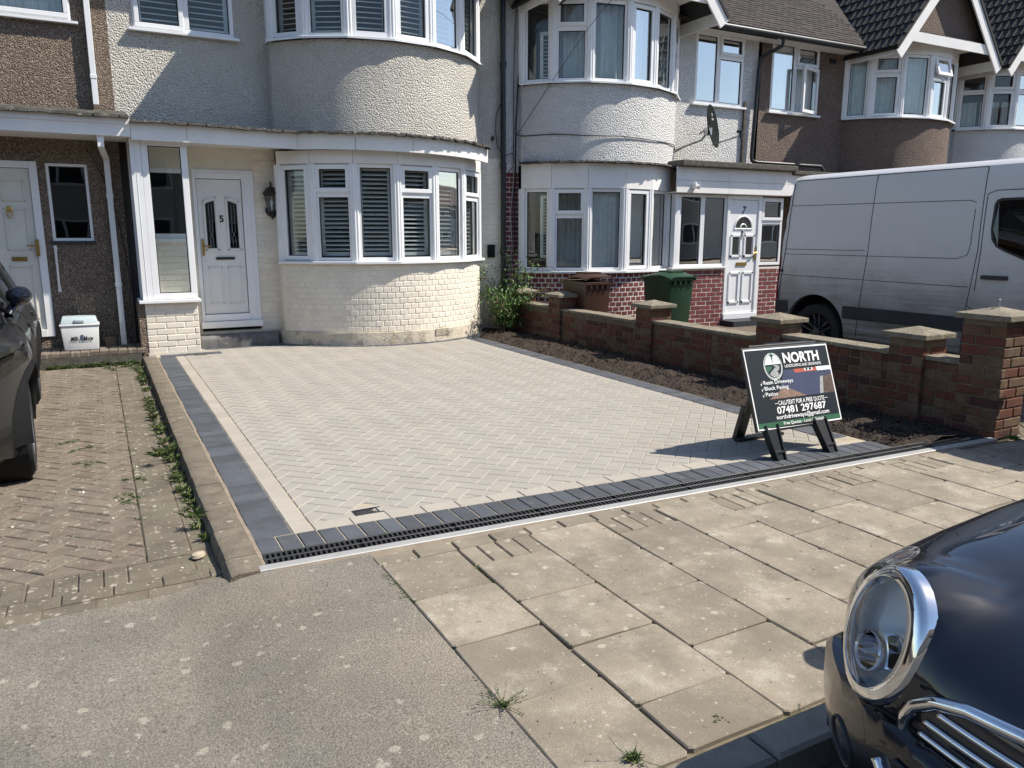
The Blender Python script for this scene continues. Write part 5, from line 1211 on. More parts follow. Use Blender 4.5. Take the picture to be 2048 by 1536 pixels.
# --- navy hatchback parked at the kerb, only its front corner in view
XN, YC, ZR = 1.43, .47, -.10
def tw_m(u, v, w): return (XN + u, YC + v, ZR + w)
def prof(u, K):
    return np.interp(u, [k[0] for k in K], [k[1] for k in K])
KM = [(-.2, .58), (0, .635), (.06, .695), (.14, .755), (.25, .805), (.4, .85), (.6, .893), (.85, .93), (1.1, .955), (1.4, .965), (3.0, .96), (3.4, .90), (3.7, .8)]
def sm_prof(u, K): return (prof(u - .06, K) + 2 * prof(u, K) + prof(u + .06, K) + prof(u - .03, K) * 2 + prof(u + .03, K) * 2) / 8
def fr_m(v, w): return .03 + .245 * np.clip(np.abs(v) / .80, 0, 2) ** 3.0 + .9 * np.clip(w - .56, 0, 1) ** 2 + .25 * np.clip(.42 - w, 0, 1) ** 2
def f_mini(u, v, w):
    hw = .835 - 1.9 * np.clip(w - .60, 0, 1) ** 2 - .5 * np.clip(.45 - w, 0, 1) ** 2 - .10 * np.clip((u - 2.6), 0, 2) ** 2
    top = sm_prof(u, KM) - .055 * (np.abs(v) / .6) ** 2.2 + .042 * np.exp(-((np.abs(v) - .585) / .125) ** 2) * np.exp(-((u - .30) / .30) ** 2)
    return smax(.028, np.abs(v) - hw, w - top, -u + fr_m(v, w), .19 - w, u - 3.58 + .2 * (np.abs(v) / .8) ** 4)
def f_bump(u, v, w): return smax(.010, np.abs(v) - .855 + .25 * np.clip(.45 - w, 0, 1) ** 2, w - .522, -u - .050 + .03 + .245 * np.clip(np.abs(v) / .80, 0, 2) ** 3.0 + .55 * np.clip(.40 - w, 0, 1) ** 1.5, .17 - w, u - .52)
MN = thing('parked_car', 'glossy navy small car nosing in at the pavement edge, round headlight in chrome ring', 'car', (3.2, YC, ZR))
S = Shell(f_mini, tw_m); SB = Shell(f_bump, tw_m)
f_base = f_mini; hl = {}
RA, RC = .156, .128
for sg in (1, -1):
    p = S.front([(.575 * sg, .672)])[0]; n = S.normal(p); n = (n + Vector((-.14, .02 * sg, .0))).normalized(); hl[sg] = (Vector(p), n)
def pod(u, v, w, sg):
    p, n = hl[sg]; e1 = (Vector((0, 0, 1)) - n * n.z).normalized(); e2 = n.cross(e1)
    du, dv, dw = u - p.x, v - p.y, w - p.z
    x = du * e1.x + dv * e1.y + dw * e1.z; y = du * e2.x + dv * e2.y + dw * e2.z; z = du * n.x + dv * n.y + dw * n.z
    rho = np.sqrt((x / RA) ** 2 + (y / RC) ** 2)
    return smax(.006, (rho - 1.03) * .14 + np.clip(z, -.2, 1) * .30, z + .004, -z - .10)
def f_mini(u, v, w): return -smax(.028, -f_base(u, v, w), -pod(u, v, w, 1), -pod(u, v, w, -1))
S = Shell(f_mini, tw_m)
bd_ = solid(S.skin(.75, 3.0, .52, 110, 160, 60), 'body', 'navycar', MN, 60)
cutters = []
for sg in (1, -1):
    p, n = hl[sg]; c = MB(); c.lathe([(0, -.105), (1, -.105), (1, .12), (0, .12)], tw_m(*p), S.dirw(n), 48, e1=(0, 0, 1), sx=.142, sy=.114); cutters.append(c)
for (u, r) in ((.66, .335), (3.02, .335)):
    for sg in (1, -1): cutters.append(cyl(Vector(tw_m(u, sg * .55, .30)), (0, sg, 0), r, .5))
bc = SB.skin(.25, .32, .36, 4, 128, 44)
cut(bd_, cutters); bd_.data.materials.clear(); bd_.data.materials.append(MT['navycar'])
bp_ = solid(bc, 'bumper', 'navytrim', MN, 50)
def lens(p, n, prof, k=64):
    """loops of an oval lamp: (height share, width share, shift towards the wing, rise)"""
    e1 = (Vector((0, 0, 1)) - n * n.z).normalized(); e2 = n.cross(e1); o = 1 if e2.y * p.y > 0 else -1; vs = []
    for ra, rc, off, h in prof:
        for j in range(k): t = 2 * math.pi * j / k; q = p + e1 * (RA * ra * math.cos(t) - off * .25) + e2 * (RC * rc * math.sin(t) + off * o) + n * (h + .014); vs.append(tw_m(*q))
    b = MB(); b.add(vs, [(i * k + j, i * k + (j + 1) % k, (i + 1) * k + (j + 1) % k, (i + 1) * k + j) for i in range(len(prof) - 1) for j in range(k)]); return b
for sg in (1, -1):
    p, n = hl[sg]; P0 = Vector(tw_m(*p)); N_ = S.dirw(n); P0 = P0 + N_ * .016
    ring = lens(p, n, [(1.09, 1.09, 0, -.03), (1.075, 1.075, 0, -.010), (1.045, 1.045, 0, .005), (.98, .98, .001, .009), (.93, .90, .005, .012), (.87, .80, .010, .012), (.85, .775, .011, .006), (.845, .77, .011, -.02)]).build('headlight_ring', 'chrome', MN, auto=60)
    lens(p, n, [(.85, .775, .011, .007), (.80, .73, .011, .016), (.62, .56, .010, .029), (.42, .38, .010, .036), (.2, .18, .010, .040), (.01, .01, .01, .041)]).build('headlight_lens', 'glass_lens', ring, smooth=True)
    lens(p, n, [(.86, .79, .011, -.004), (.82, .75, .011, -.03), (.70, .64, .011, -.06), (.45, .42, .010, -.082), (.2, .2, .01, -.092), (.01, .01, .01, -.094)]).build('reflector', 'reflector', ring, smooth=True)
    e1 = (Vector((0, 0, 1)) - N_ * N_.z).normalized(); e2 = N_.cross(e1); b = MB()
    for a_, c_, rr, h_ in ((-.035, -.012, .047, -.055), (-.062, .034, .050, -.03)):
        c0 = P0 + e1 * a_ + e2 * c_
        b.lathe([(rr, h_ - .05), (rr, h_ + .02), (rr - .004, h_ + .025), (rr - .009, h_ + .02), (rr - .009, h_ - .02), (rr * .6, h_ - .045), (0, h_ - .05)], c0, N_, 32)
    b.build('lamp_projector', 'chrome', ring, auto=40)
    q = SB.front([(.665 * sg, .335)])[0]; nn = SB.dirw(SB.normal(q)); b = MB(); b.lathe([(.064, -.02), (.064, .001), (.061, .004), (.056, .001), (.054, -.012)], tw_m(*q), nn, 36); fg = b.build('fog_lamp', 'vanplastic', MN, auto=50)
    b = MB(); b.lathe([(.056, -.008), (.04, -.002), (0, .0)], tw_m(*q), nn, 28); b.build('fog_lens', 'alloy', fg, smooth=True)
def sweep(vw, name, m, r, off=.0, sh=S, n=6, flat=1., parent=None, u0=.9):
    q = []
    for i in range(len(vw) - 1):
        for k in range(n): t = k / n; q.append((vw[i][0] * (1 - t) + vw[i + 1][0] * t, vw[i][1] * (1 - t) + vw[i + 1][1] * t))
    q.append(vw[-1]); P = sh.front(q, u0); P[:, 0] -= off; b = MB(); b.tube(sh.W(P), r, 10); return b.build(name, m, parent or MN, smooth=True)
ga = [(.47, .515), (.465, .545), (.445, .585), (.40, .618), (.33, .640), (.22, .652), (.08, .658), (0, .659)]
sweep(ga + [(-v, w) for v, w in ga[-2::-1]], 'grille_surround', 'chrome', .0165, .0)
for w_, v_ in ((.532, .425), (.566, .415), (.600, .385)):
    sweep([(v_ * (1 - i / 12), w_) for i in range(25)], 'grille_bar', 'chrome', .0075, .004)
    P = S.front([(v_ * (1 - i / 20), w_ + d) for i in range(41) for d in (-.001, .017)]); P[:, 0] -= .002; P[1::2, 0] += .012; b = MB(); b.add(S.W(P), [(2 * i, 2 * i + 2, 2 * i + 3, 2 * i + 1) for i in range(40)]); b.build('grille_blade', 'navycar', MN, smooth=True)
P = S.front([(.44 * (1 - i / 20), w_) for i in range(41) for w_ in (.50, .64)]); P[:, 0] -= .0012; b = MB(); b.add(S.W(P), [(2 * i, 2 * i + 2, 2 * i + 3, 2 * i + 1) for i in range(40)]); b.build('grille_mesh', 'void', MN)
sweep([(-.80 + 1.6 * i / 40, .524) for i in range(41)], 'bumper_gap', 'void', .006, .001, n=2)
lg = [(.50, .43), (.475, .40), (.44, .28), (.40, .235), (0, .225)]
sweep(lg + [(-v, w) for v, w in lg[-2::-1]], 'lower_grille_surround', 'chrome', .016, .004, SB, u0=.3)
P = SB.front([(.44 * (1 - i / 20), w_) for i in range(41) for w_ in (.245, .41)], .3); P[:, 0] -= .003; b = MB(); b.add(SB.W(P), [(2 * i, 2 * i + 2, 2 * i + 3, 2 * i + 1) for i in range(40)]); b.build('lower_grille', 'void', MN)
for w_ in (.29, .345): sweep([(.42 * (1 - i / 12), w_) for i in range(25)], 'grille_bar', 'chrome', .006, .006, SB, u0=.3)
sweep([(-.45 + .9 * i / 12, .462) for i in range(13)], 'bumper_strip', 'vanplastic', .006, .004, SB, u0=.3)
def f_cab(u, v, w): return smax(.03, np.abs(v) - (.70 - .35 * np.clip(w - .95, 0, 1)), w - 1.42 + .05 * (np.abs(v) / .6) ** 2 + .05 * np.clip(u - 2.2, 0, 2) ** 2, (1.10 + .95 * (w - .95)) - u, u - 3.40 + .35 * np.clip(w - .95, 0, 1), .85 - w)
SC = Shell(f_cab, tw_m); cb = solid(SC.skin(1.9, 2.9, 1.08, 40, 64, 20), 'windows', 'glass_dark', MN, 50)
b = MB(); vs = SC.skin(1.9, 2.9, 1.1, 40, 64, 20); ok = [i for i, v in enumerate(vs.v) if v[2] - ZR > 1.34]; oks = set(ok); b.add([(v[0], v[1], v[2] + .006) for v in vs.v], [f for f in vs.f if all(i in oks for i in f)]); b.build('car_roof', 'navycar', MN, smooth=True)
for (u, sg) in ((.66, 1), (.66, -1), (3.02, 1), (3.02, -1)):
    wheel(MN, tw_m(u, sg * .83, .30), (0, sg, 0), .30, .18)
    b = MB(); n = 24; 
    for r0, r1 in ((.335, .375),):
        vs = []
        for i in range(n + 1):
            t = R(-12) + R(204) * i / n
            for rr, d in ((r0, .0), (r1, .0), (r1, .012), (r0, .018)): vs.append(tw_m(u + rr * math.cos(t), sg * (.822 - .06 * max(0, math.sin(t)) ** 3 + d), .30 + rr * math.sin(t)))
        fs = [(i * 4 + k, i * 4 + (k + 1) % 4, i * 4 + 4 + (k + 1) % 4, i * 4 + 4 + k) for i in range(n) for k in range(4)]; b.add(vs, fs)
    b.build('arch_trim', 'archtrim', MN)
b = MB(); P = SC.side([(1.42, 1.02)], 0, 1)[0]; mc = Vector(tw_m(1.40, .86, 1.00)); b.lathe([(0, -.05), (.05, -.045), (.075, -.01), (.075, .03), (0, .045)], mc, (1, 0, 0), 20, sx=1.0, sy=1.3); b.tube([mc, Vector(tw_m(1.42, .66, .97))], .018, 6); b.build('door_mirror', 'navytrim', MN, auto=50)
# --- dark grey crossover on the left drive
YN, XC, ZL = 4.98, -1.40, LOW
SYW = R(2.4); cS, sS = math.cos(SYW), math.sin(SYW)
def tw_s(u, v, w): q = u - .89; vv = v - .885; return (-.475 + vv * cS - q * sS, YN + .89 + q * cS + vv * sS, ZL + w)
sx_ = lambda sg: (sg * cS, sg * sS, 0)
KS = [(-.2, .70), (0, .78), (.1, .86), (.25, .92), (.5, .965), (.9, 1.0), (1.3, 1.03), (3.6, 1.05), (4.1, 1.0), (4.4, .9)]
def f_suv(u, v, w):
    hw = .895 - .9 * np.clip(w - .78, 0, 1) ** 2 - .16 * np.clip(.62 - w, 0, 1) ** 1.5 + .018 * np.exp(-((w - .80) / .05) ** 2) + .03 * np.exp(-((u - .89) / .42) ** 4) * np.exp(-((w - .55) / .3) ** 2) + .03 * np.exp(-((u - 3.52) / .45) ** 4) * np.exp(-((w - .55) / .3) ** 2)
    return smax(.025, np.abs(v) - hw, w - sm_prof(u, KS) + .05 * (np.abs(v) / .8) ** 3, -u + .02 + .68 * (np.abs(v) / .9) ** 3.6 + .12 * np.clip(.4 - w, 0, 1), .2 - w, u - 4.36 + .25 * (np.abs(v) / .9) ** 4)
SV = thing('parked_car', 'dark grey crossover parked on the old brick drive beside the weedy kerb', 'car', (XC, 7.2, ZL))
S2 = Shell(f_suv, tw_s); sb = solid(S2.skin(1.0, 3.6, .6, 90, 96, 26), 'body', 'greycar', SV, 40)
cut(sb, [cyl(Vector(tw_s(u, sg * .55, .335)), sx_(sg), .385, .6, 48) for u in (.89, 3.52) for sg in (1, -1)]); sb.data.materials.clear(); sb.data.materials.append(MT['greycar'])
for u in (.89, 3.52):
    for sg in (1, -1):
        wheel(SV, tw_s(u, sg * .885, .335), sx_(sg), .335, .215, 'alloy')
        b = MB(); b.lathe([(.0, 0), (.384, 0), (.384, .3)], tw_s(u, sg * .56, .335), sx_(sg), 40); b.build('arch_liner', 'void', SV)
        b = MB(); n = 28; vs = []
        for i in range(n + 1):
            t = R(-8) + R(196) * i / n
            for rr, d in ((.372, -.03), (.372, .012), (.40, .022), (.425, .012), (.43, -.03)):
                pp = S2.side([(u + rr * math.cos(t), max(.24, .335 + rr * math.sin(t)))], 0, 1)[0]; vs.append(tw_s(pp[0], sg * (min(pp[1], .93) + d) if rr > .39 else sg * (.885 + d), .335 + rr * math.sin(t)))
        b.add(vs, [(i * 5 + k, i * 5 + k + 1, i * 5 + 6 + k, i * 5 + 5 + k) for i in range(n) for k in range(4)]); b.build('arch_trim', 'archtrim', SV, auto=50)
def f_scab(u, v, w): return smax(.03, np.abs(v) - (.80 - .42 * np.clip(w - 1.0, 0, 1)), w - 1.63 + .06 * (np.abs(v) / .6) ** 2 + .05 * np.clip(u - 2.4, 0, 3) ** 2, (.92 + 1.25 * (w - .98)) - u, u - 4.2 + .55 * np.clip(w - 1.0, 0, 1), .9 - w)
S3 = Shell(f_scab, tw_s); cab = S3.skin(2.0, 3.3, 1.15, 50, 64, 20); solid(cab, 'windows', 'glass_dark', SV, 50)
b = MB(); oks = {i for i, v in enumerate(cab.v) if v[2] - ZL > 1.52}; b.add([(v[0], v[1], v[2] + .006) for v in cab.v], [f for f in cab.f if all(i in oks for i in f)]); b.build('car_roof', 'greycar', SV, smooth=True)
for sg in (1, -1):
    for uw in ([(.98, 1.03), (1.62, 1.56)], [(2.15, 1.02), (2.15, 1.58)], [(3.2, 1.02), (3.1, 1.56)]): S3.seam(uw, .035, sg, -.01).build('window_pillar', 'black' if uw[0][0] > 1 else 'greycar', SV)
    for uw in ([(1.28, .30), (1.22, .6), (1.25, .98)], [(2.2, .32), (2.18, .98)], [(1.3, .30), (3.0, .30)]): S2.seam(uw, .005, sg).build('door_seam', 'void', SV)
    S2.side_patch([(.30, .70), (.72, .78), (.80, .88), (.40, .84)], .004, sg).build('headlight', 'glass_dark', SV)
    S2.side_patch([(1.35, .20), (3.1, .20), (3.1, .32), (1.35, .34)], .012, sg).build('sill_trim', 'vanplastic', SV)
    for u in (2.0, 3.0): S2.side_patch([(u, .86), (u + .18, .86), (u + .18, .89), (u, .89)], .02, sg).build('door_handle', 'greycar', SV)
    b = MB(); mc = Vector(tw_s(1.58, sg * .87, 1.13)); b.lathe([(0, -.10), (.045, -.09), (.07, -.04), (.075, .02), (.065, .05), (0, .055)], mc, (0, 1, 0), 24, e1=(1, 0, 0), sx=1.1, sy=.95); b.tube([mc + Vector((-sg * .03, 0, -.05)), Vector(tw_s(1.52, sg * .80, 1.0))], .03, 8); b.build('door_mirror', 'navytrim', SV, auto=50)
P = S2.front([(.5 * (1 - i / 10), w_) for i in range(21) for w_ in (.36, .62)]); P[:, 0] -= .004; b = MB(); b.add(S2.W(P), [(2 * i, 2 * i + 2, 2 * i + 3, 2 * i + 1) for i in range(20)]); b.build('grille', 'void', SV)
# --- white panel van on number 7's drive
XV, YV, ZV = 8.68, 7.1, -.05
def tw_v(u, v, w): return (XV - v, YV - u, ZV + w)
def f_van(u, v, w):
    hw = .975 - .055 * np.clip((w - 1.25) / .9, 0, 2) ** 2 - .03 * np.clip((.9 - w) / .6, 0, 2) ** 2
    rear = -.13 + .06 * (np.abs(v) / .97) ** 6 + .085 * np.clip(w - .75, 0, 3) ** 1.25
    front = 4.75 - np.clip(w - 1.15, 0, 3) * .95 - .35 * (np.abs(v) / .97) ** 4 - .35 * np.clip(w - .9, 0, .25)
    return smax(.03, np.abs(v) - hw, w - 2.31 + .05 * (np.abs(v) / .9) ** 2 + .03 * np.clip(u - 2.6, 0, 3) ** 2, rear - u, u - front, .30 - w)
VN = thing('panel_van', 'dirty white panel van parked on the drive behind the brick garden wall', 'van', (XV, 4.7, ZV))
S4 = Shell(f_van, tw_v); vb = solid(S4.skin(1.1, 3.6, 1.2, 70, 112, 26), 'body', 'van', VN, 40)
cut(vb, [cyl(Vector(tw_v(u, sg * .55, .40)), (-sg, 0, 0), .43, .6, 48) for u in (.57, 3.85) for sg in (1, -1)]); vb.data.materials.clear(); vb.data.materials.append(MT['van'])
for u in (.57, 3.85):
    for sg in (1, -1):
        wheel(VN, tw_v(u, sg * .93, .36), (-sg, 0, 0), .355, .22, 'darkalloy', 6)
        b = MB(); b.lathe([(0, 0), (.428, 0), (.428, .36)], tw_v(u, sg * .56, .40), (-sg, 0, 0), 40); b.build('arch_liner', 'void', VN)
for sg in (1,):
    q = [([(.10, 2.17), (.08, 1.5), (-.02, .66), (.0, .42)], .006), ([(1.26, 2.2), (1.26, 1.38), (1.17, .38)], .006), ([(2.48, 2.2), (2.50, 1.4), (2.44, .78), (2.42, .36)], .006), ([(2.52, 1.94), (2.53, 1.4), (2.51, 1.0)], .006),
         ([(.10, 1.90), (2.36, 1.885), (2.42, 1.86)], .005), ([(.06, 1.37), (1.22, 1.37)], .005), ([(.05, 1.31), (2.30, 1.31), (2.40, 1.35), (2.42, 1.45), (2.42, 1.80)], .005), ([(.0 + .01, 1.05), (2.44, 1.03)], .005), ([(2.52, 1.94), (2.60, 1.97), (3.3, 1.97)], .006), ([(2.45, .84), (2.60, .78), (2.62, .66)], .006), ([(.12, 2.20), (2.48, 2.205)], .006)]
    for uw, r in q: S4.seam(uw, r * .75, sg).build('panel_seam', 'vanplastic', VN)
    S4.side_patch([(-.09, .58), (.16, .58), (.155, .725), (-.09, .725)], .012, sg).build('rub_strip', 'vanplastic', VN)
    for u0, u1 in ((.985, 1.16), (1.175, 2.42), (2.435, 3.43)): S4.side_patch([(u0, .58), (u1, .58), (u1, .725), (u0, .725)], .014, sg).build('rub_strip', 'vanplastic', VN)
    cw = [(2.60, 1.84), (2.60, 1.60), (2.62, 1.50), (2.67, 1.43), (2.76, 1.385), (2.95, 1.31), (3.45, 1.14), (3.52, 1.16), (3.22, 1.86), (3.15, 1.895), (2.66, 1.895), (2.62, 1.88)]
    S4.side_poly(cw, .004, sg).build('window_surround', 'black', VN)
    ctr = (2.95, 1.6)
    S4.side_poly([(ctr[0] + (u - ctr[0]) * .93, ctr[1] + (w - ctr[1]) * .92) for u, w in cw], .007, sg).build('cab_window', 'glass_dark', VN)
    S4.side_patch([(2.57, 1.115), (2.82, 1.115), (2.82, 1.155), (2.57, 1.155)], .025, sg).build('door_handle', 'vanplastic', VN)
    S4.side_patch([(-.10, .74), (-.03, .74), (-.03, 1.24), (-.085, 1.30)], .012, sg).build('tail_light', 'red', VN)
    b = MB(); pp = S4.side([(.03, 1.10)])[0]; b.lathe([(0, 0), (.022, 0), (.022, .006), (0, .008)], tw_v(*pp), (-1, 0, 0), 14); b.build('lock_cap', 'vanplastic', VN)
P = bis(f_van, np.array([(1., v, w) for w in (.30, .70) for v in np.linspace(-.93, .93, 21)]), np.tile([-1., 0, 0], (42, 1)), 3.); P[:, 0] -= .02; b = MB(); b.add(S4.W(P), [(i, i + 1, 22 + i, 21 + i) for i in range(20)]); b.build('rear_bumper', 'vanplastic', VN)
for v in (-.5, .5): b = MB(); P = bis(f_van, np.array([(1., v + d, w) for w in (1.35, 1.95) for d in (-.32, .32)]), np.tile([-1., 0, 0], (4, 1)), 3.); P[:, 0] -= .006; b.add(S4.W(P), [(0, 1, 3, 2)]); b.build('rear_window', 'seal', VN)
P = bis(f_van, np.array([(2.6, v, w) for w in (1.28, 2.0) for v in np.linspace(-.80, .80, 17)]), np.tile([1., 0, 0], (34, 1)), 4.); P[:, 0] += .006; b = MB(); b.add(S4.W(P), [(i, i + 1, 18 + i, 17 + i) for i in range(16)]); b.build('windscreen', 'glass_dark', VN)
# ---------------------------------------------------------------- advertising A-board
BL, BR, TL = Vector((3.797, 3.60, .196)), Vector((4.636, 3.60, .186)), Vector((3.795, 3.80, .738))
ex_ = (BR - BL).normalized(); ey_ = (TL - BL); ey_ = (ey_ - ex_ * ey_.dot(ex_)).normalized(); nz = ex_.cross(ey_); BW, BH = .842, .578
SG = thing('a_board_sign', 'slate folding pavement sign advertising landscaping and driveways, standing on the new paving', 'sign', (4.2, 3.65, 0))
U = lambda u, v, h=0.: BL + ex_ * (u * BW) + ey_ * ((1 - v) * BH) + nz * h
b = MB(); b.obox(U(0, 1, -.022), ex_ * BW, ey_ * BH, nz * .02); brd = b.build('board', 'black', SG, bevel=.004)
def flat(pts, m, name, h): b = MB(); b.poly([U(u, v, h) for u, v in pts]); return b.build(name, m, brd)
flat([(.012, .985), (.988, .985), (.988, .018), (.012, .018)], 'signwhite', 'white_border', .0005)
flat([(.024, .968), (.976, .968), (.976, .035), (.024, .035)], 'signdark', 'print_ground', .0010)
flat([(.30, .635), (.975, .635), (.975, .30), (.42, .30)], 'signblue', 'print_photo', .0014)
flat([(.20, .635), (.63, .635), (.40, .50)], 'signbrown', 'print_paving', .0017); flat([(.835, .63), (.975, .63), (.975, .40), (.86, .42)], 'signsoil', 'print_bed', .0017); flat([(.79, .63), (.835, .63), (.865, .415), (.83, .42)], 'signgrey', 'print_edge', .0018)
flat([(.55, .345), (.80, .345), (.80, .30), (.53, .30)], 'signred', 'print_wall', .0017); flat([(.81, .345), (.975, .345), (.975, .295), (.80, .295)], 'signwhite', 'print_garage', .0018); flat([(.66, .33), (.76, .33), (.76, .30), (.66, .30)], 'signwhite', 'print_window', .0020); flat([(.675, .325), (.70, .325), (.70, .302), (.675, .302)], 'signdark', 'print_window', .0022); flat([(.715, .325), (.745, .325), (.745, .302), (.715, .302)], 'signdark', 'print_window', .0022)
flat([(.024, .966), (.976, .966), (.976, .905), (.024, .905)], 'signgreen', 'print_band', .0016)
el = lambda cx, cy, rx, ry, a0=0, a1=360, n=40: [(cx + rx * math.cos(R(a0 + (a1 - a0) * i / n)), cy - ry * math.sin(R(a0 + (a1 - a0) * i / n))) for i in range(n + (0 if a1 - a0 == 360 else 1))]
lc = (.31, .245)
for k, (f_, m_) in enumerate(((1.0, 'signwhite'), (.955, 'signgreen'), (.91, 'signwhite'), (.87, 'signdark'))): flat(el(*lc, .104 * f_, .165 * f_), m_, 'logo_ring', .0018 + k * .0003)
flat(el(*lc, .088, .140, 10, 170, 24), 'signwhite', 'logo_sky', .0031)
flat([(.222, .245), (.30, .245), (.285, .275), (.255, .30), (.238, .325)], 'signgreen', 'logo_field', .0033)
flat([(.255, .335), (.285, .30), (.315, .275), (.335, .25), (.30, .235), (.355, .232), (.378, .25), (.372, .285), (.345, .31), (.365, .355), (.33, .38), (.29, .375)], 'signgrey', 'logo_road', .0035)
for pts in ([(.31, .055), (.320, .115), (.31, .225), (.300, .115)], [(.275, .112), (.31, .104), (.345, .112), (.31, .122)], [(.285, .145), (.31, .10), (.335, .145), (.31, .115)]): flat(pts, 'signgreen', 'logo_star', .0037)
def t_(s, u, v, h, w, m='signwhite', bold=.0): return text(s, U(u, v, .0042), ex_, ey_, h * BH, m, brd, width=w * BW, bold=bold)
t_('NORTH', .435, .212, .118, .425, bold=.035); t_('LANDSCAPING AND DRIVEWAYS', .44, .272, .036, .43, bold=.012)
for s, v, w in (('Resin Driveways', .455, .335), ('Block Paving', .525, .27), ('Patios', .595, .135)):
    t_(s, .165, v, .046, w, bold=.008); b = MB(); b.poly([U(.125, v - .022, .0042), U(.135, v - .004, .0042), U(.155, v - .042, .0042), U(.136, v + .012, .0042)]); b.build('tick', 'signwhite', brd)
t_('CALL/TEXT FOR A FREE QUOTE', .285, .715, .052, .54, bold=.012); flat([(.245, .695), (.28, .695), (.28, .689), (.245, .689)], 'signwhite', 'dash', .0042); flat([(.83, .695), (.865, .695), (.865, .689), (.83, .689)], 'signwhite', 'dash', .0042)
t_('07481 297687', .255, .815, .082, .575, bold=.022); t_('northdriveways@gmail.com', .235, .880, .05, .615, bold=.014); t_('Free Quotes · Local & Reliable', .30, .952, .036, .49, bold=.01)
b = MB()
for x0, ym in ((3.905, 3.53), (4.375, 3.50)):      # front legs: tapering plastic uprights down to the paving
    top, ft = Vector((x0 - .035, 3.615, .235)), Vector((x0 + .02, ym, 0)); d = ft - top
    b = MB(); w0, w1 = .125, .085
    q = [top, top + Vector((w0, 0, 0)), ft + Vector((w1, 0, 0)), ft]; back = Vector((0, .05, 0))
    b.add([tuple(v) for v in q] + [tuple(v + back) for v in q], [(0, 1, 2, 3), (7, 6, 5, 4), (0, 4, 5, 1), (1, 5, 6, 2), (2, 6, 7, 3), (3, 7, 4, 0)])
    b.build('leg', 'black', SG, bevel=.005)
    fn = Vector((0, -1, 0)); b = MB()
    for k0, k1 in ((0, 3), (1, 2)): s_ = -1 if k0 == 1 else 1; b.obox(q[k0], Vector((.012 * s_, 0, 0)), q[k1] - q[k0], fn * .012)
    m_ = ft + (top - ft) * .22; b.obox(m_ + Vector((.012, 0, 0)), (w1 - .018, 0, 0), (top - ft) * .05, fn * .012); b.build('leg_rib', 'black', SG)
b = MB(); b.obox((3.92, 3.60, .185), (.52, 0, 0), (0, .02, 0), (0, .006, .03)); b.build('cross_rail', 'black', SG)
bk = Vector((0, .20, -.70)).normalized(); tb = U(.33, .0, -.05) + Vector((0, .02, .03))
b = MB(); b.obox(tb, ex_ * .42, bk * .55, bk.cross(ex_) * .03); b.build('back_board', 'black', SG, bevel=.004)
b = MB(); b.obox(U(.10, .03, -.06), ex_ * .66, nz * .05, ey_ * .035); b.build('hinge_rail', 'black', SG, bevel=.004)
for u in (.0, .40): p = tb + ex_ * (u * .84) + bk * .5; b = MB(); b.obox(p, (.09, 0, 0), bk * .30, (0, .04, 0)); b.build('leg', 'black', SG, bevel=.004)
b = MB(); b.box(4.04, 4.5, 4.00, 4.06, .0, .022); b.build('foot_rail', 'black', SG, bevel=.004)
# ---------------------------------------------------------------- plants
def leaf(b, p, d, up, L, w, fold=.25):
    d = d.normalized(); s = d.cross(up); s = s.normalized() if s.length > 1e-4 else Vector((1, 0, 0)); n = s.cross(d)
    m = p + d * L * .5; b.add([p, m + s * w * .5 + n * L * fold * .3, p + d * L - n * L * fold * .4, m - s * w * .5 + n * L * fold * .3, m], [(0, 4, 1), (1, 4, 2), (2, 4, 3), (3, 4, 0)])
rv = lambda s=1.: Vector((random.gauss(0, s), random.gauss(0, s), random.gauss(0, s)))
SH = thing('shrub', 'leafy green shrub between the curved bay and the far end of the garden wall', 'shrub', (5.52, 10.6, 0))
st_ = MB(); lf = MB(); tips = []
for i in range(15):
    a_ = random.random() * 6.28; p = Vector((5.50 + random.uniform(-.06, .06), 10.62 + random.uniform(-.06, .06), 0)); path = [p]; d = Vector((math.cos(a_) * .35, math.sin(a_) * .35, 1)); n_ = random.randint(5, 8)
    for k in range(n_): d += rv(.12) + Vector((0, 0, -.07 * k)); p = p + d.normalized() * .205; path.append(p.copy())
    st_.tube(path, [.010 * (1 - .1 * k) for k in range(len(path))], 5)
    for q in path[1:]:
        for _ in range(2):
            t2 = q + rv(.09) + Vector((0, -.03, .02)); st_.tube([q, (q + t2) / 2 + rv(.015), t2], .003, 4); tips.append(t2)
    tips += path[2:]
for q in tips:
    for _ in range(random.randint(7, 13)):
        d = rv() + Vector((0, -.15, .25)); p = q + rv(.055); 
        if p.z < .08 or p.x < 5.12 or p.x > 5.95 or p.y > 11.06: continue
        leaf(lf, p, d, Vector((0, 0, 1)) + rv(.3), random.uniform(.035, .07), random.uniform(.022, .038))
st_.build('stem', 'stem', SH); lf.build('foliage', 'leaf', SH, kind='stuff')
def tuft(b, x, y, z, n, L, spread=1., w=.006):
    for _ in range(n):
        a_ = random.random() * 6.28; d = Vector((math.cos(a_) * spread * random.uniform(.3, 1), math.sin(a_) * spread * random.uniform(.3, 1), random.uniform(.35, 1.)))
        leaf(b, Vector((x + random.gauss(0, .012), y + random.gauss(0, .012), z)), d, Vector((0, 0, 1)), L * random.uniform(.5, 1.2), w * random.uniform(.7, 1.5), .5)
b = MB()
for i in range(95):        # along the foot of the edging kerb
    y = 3.9 + 6.4 * random.random() ** .85; x = .372 - abs(random.gauss(0, .03)) - (.05 * random.random() if y > 6 else 0)
    dens = .5 + .5 * math.sin(y * 2.1) * math.sin(y * .9 + 1)
    tuft(b, x, y, LOW - .004, int(6 + 22 * random.random() * (.4 + dens)), random.uniform(.03, .085) * (1.2 if 4.8 < y < 7.2 else .8), 1., .010)
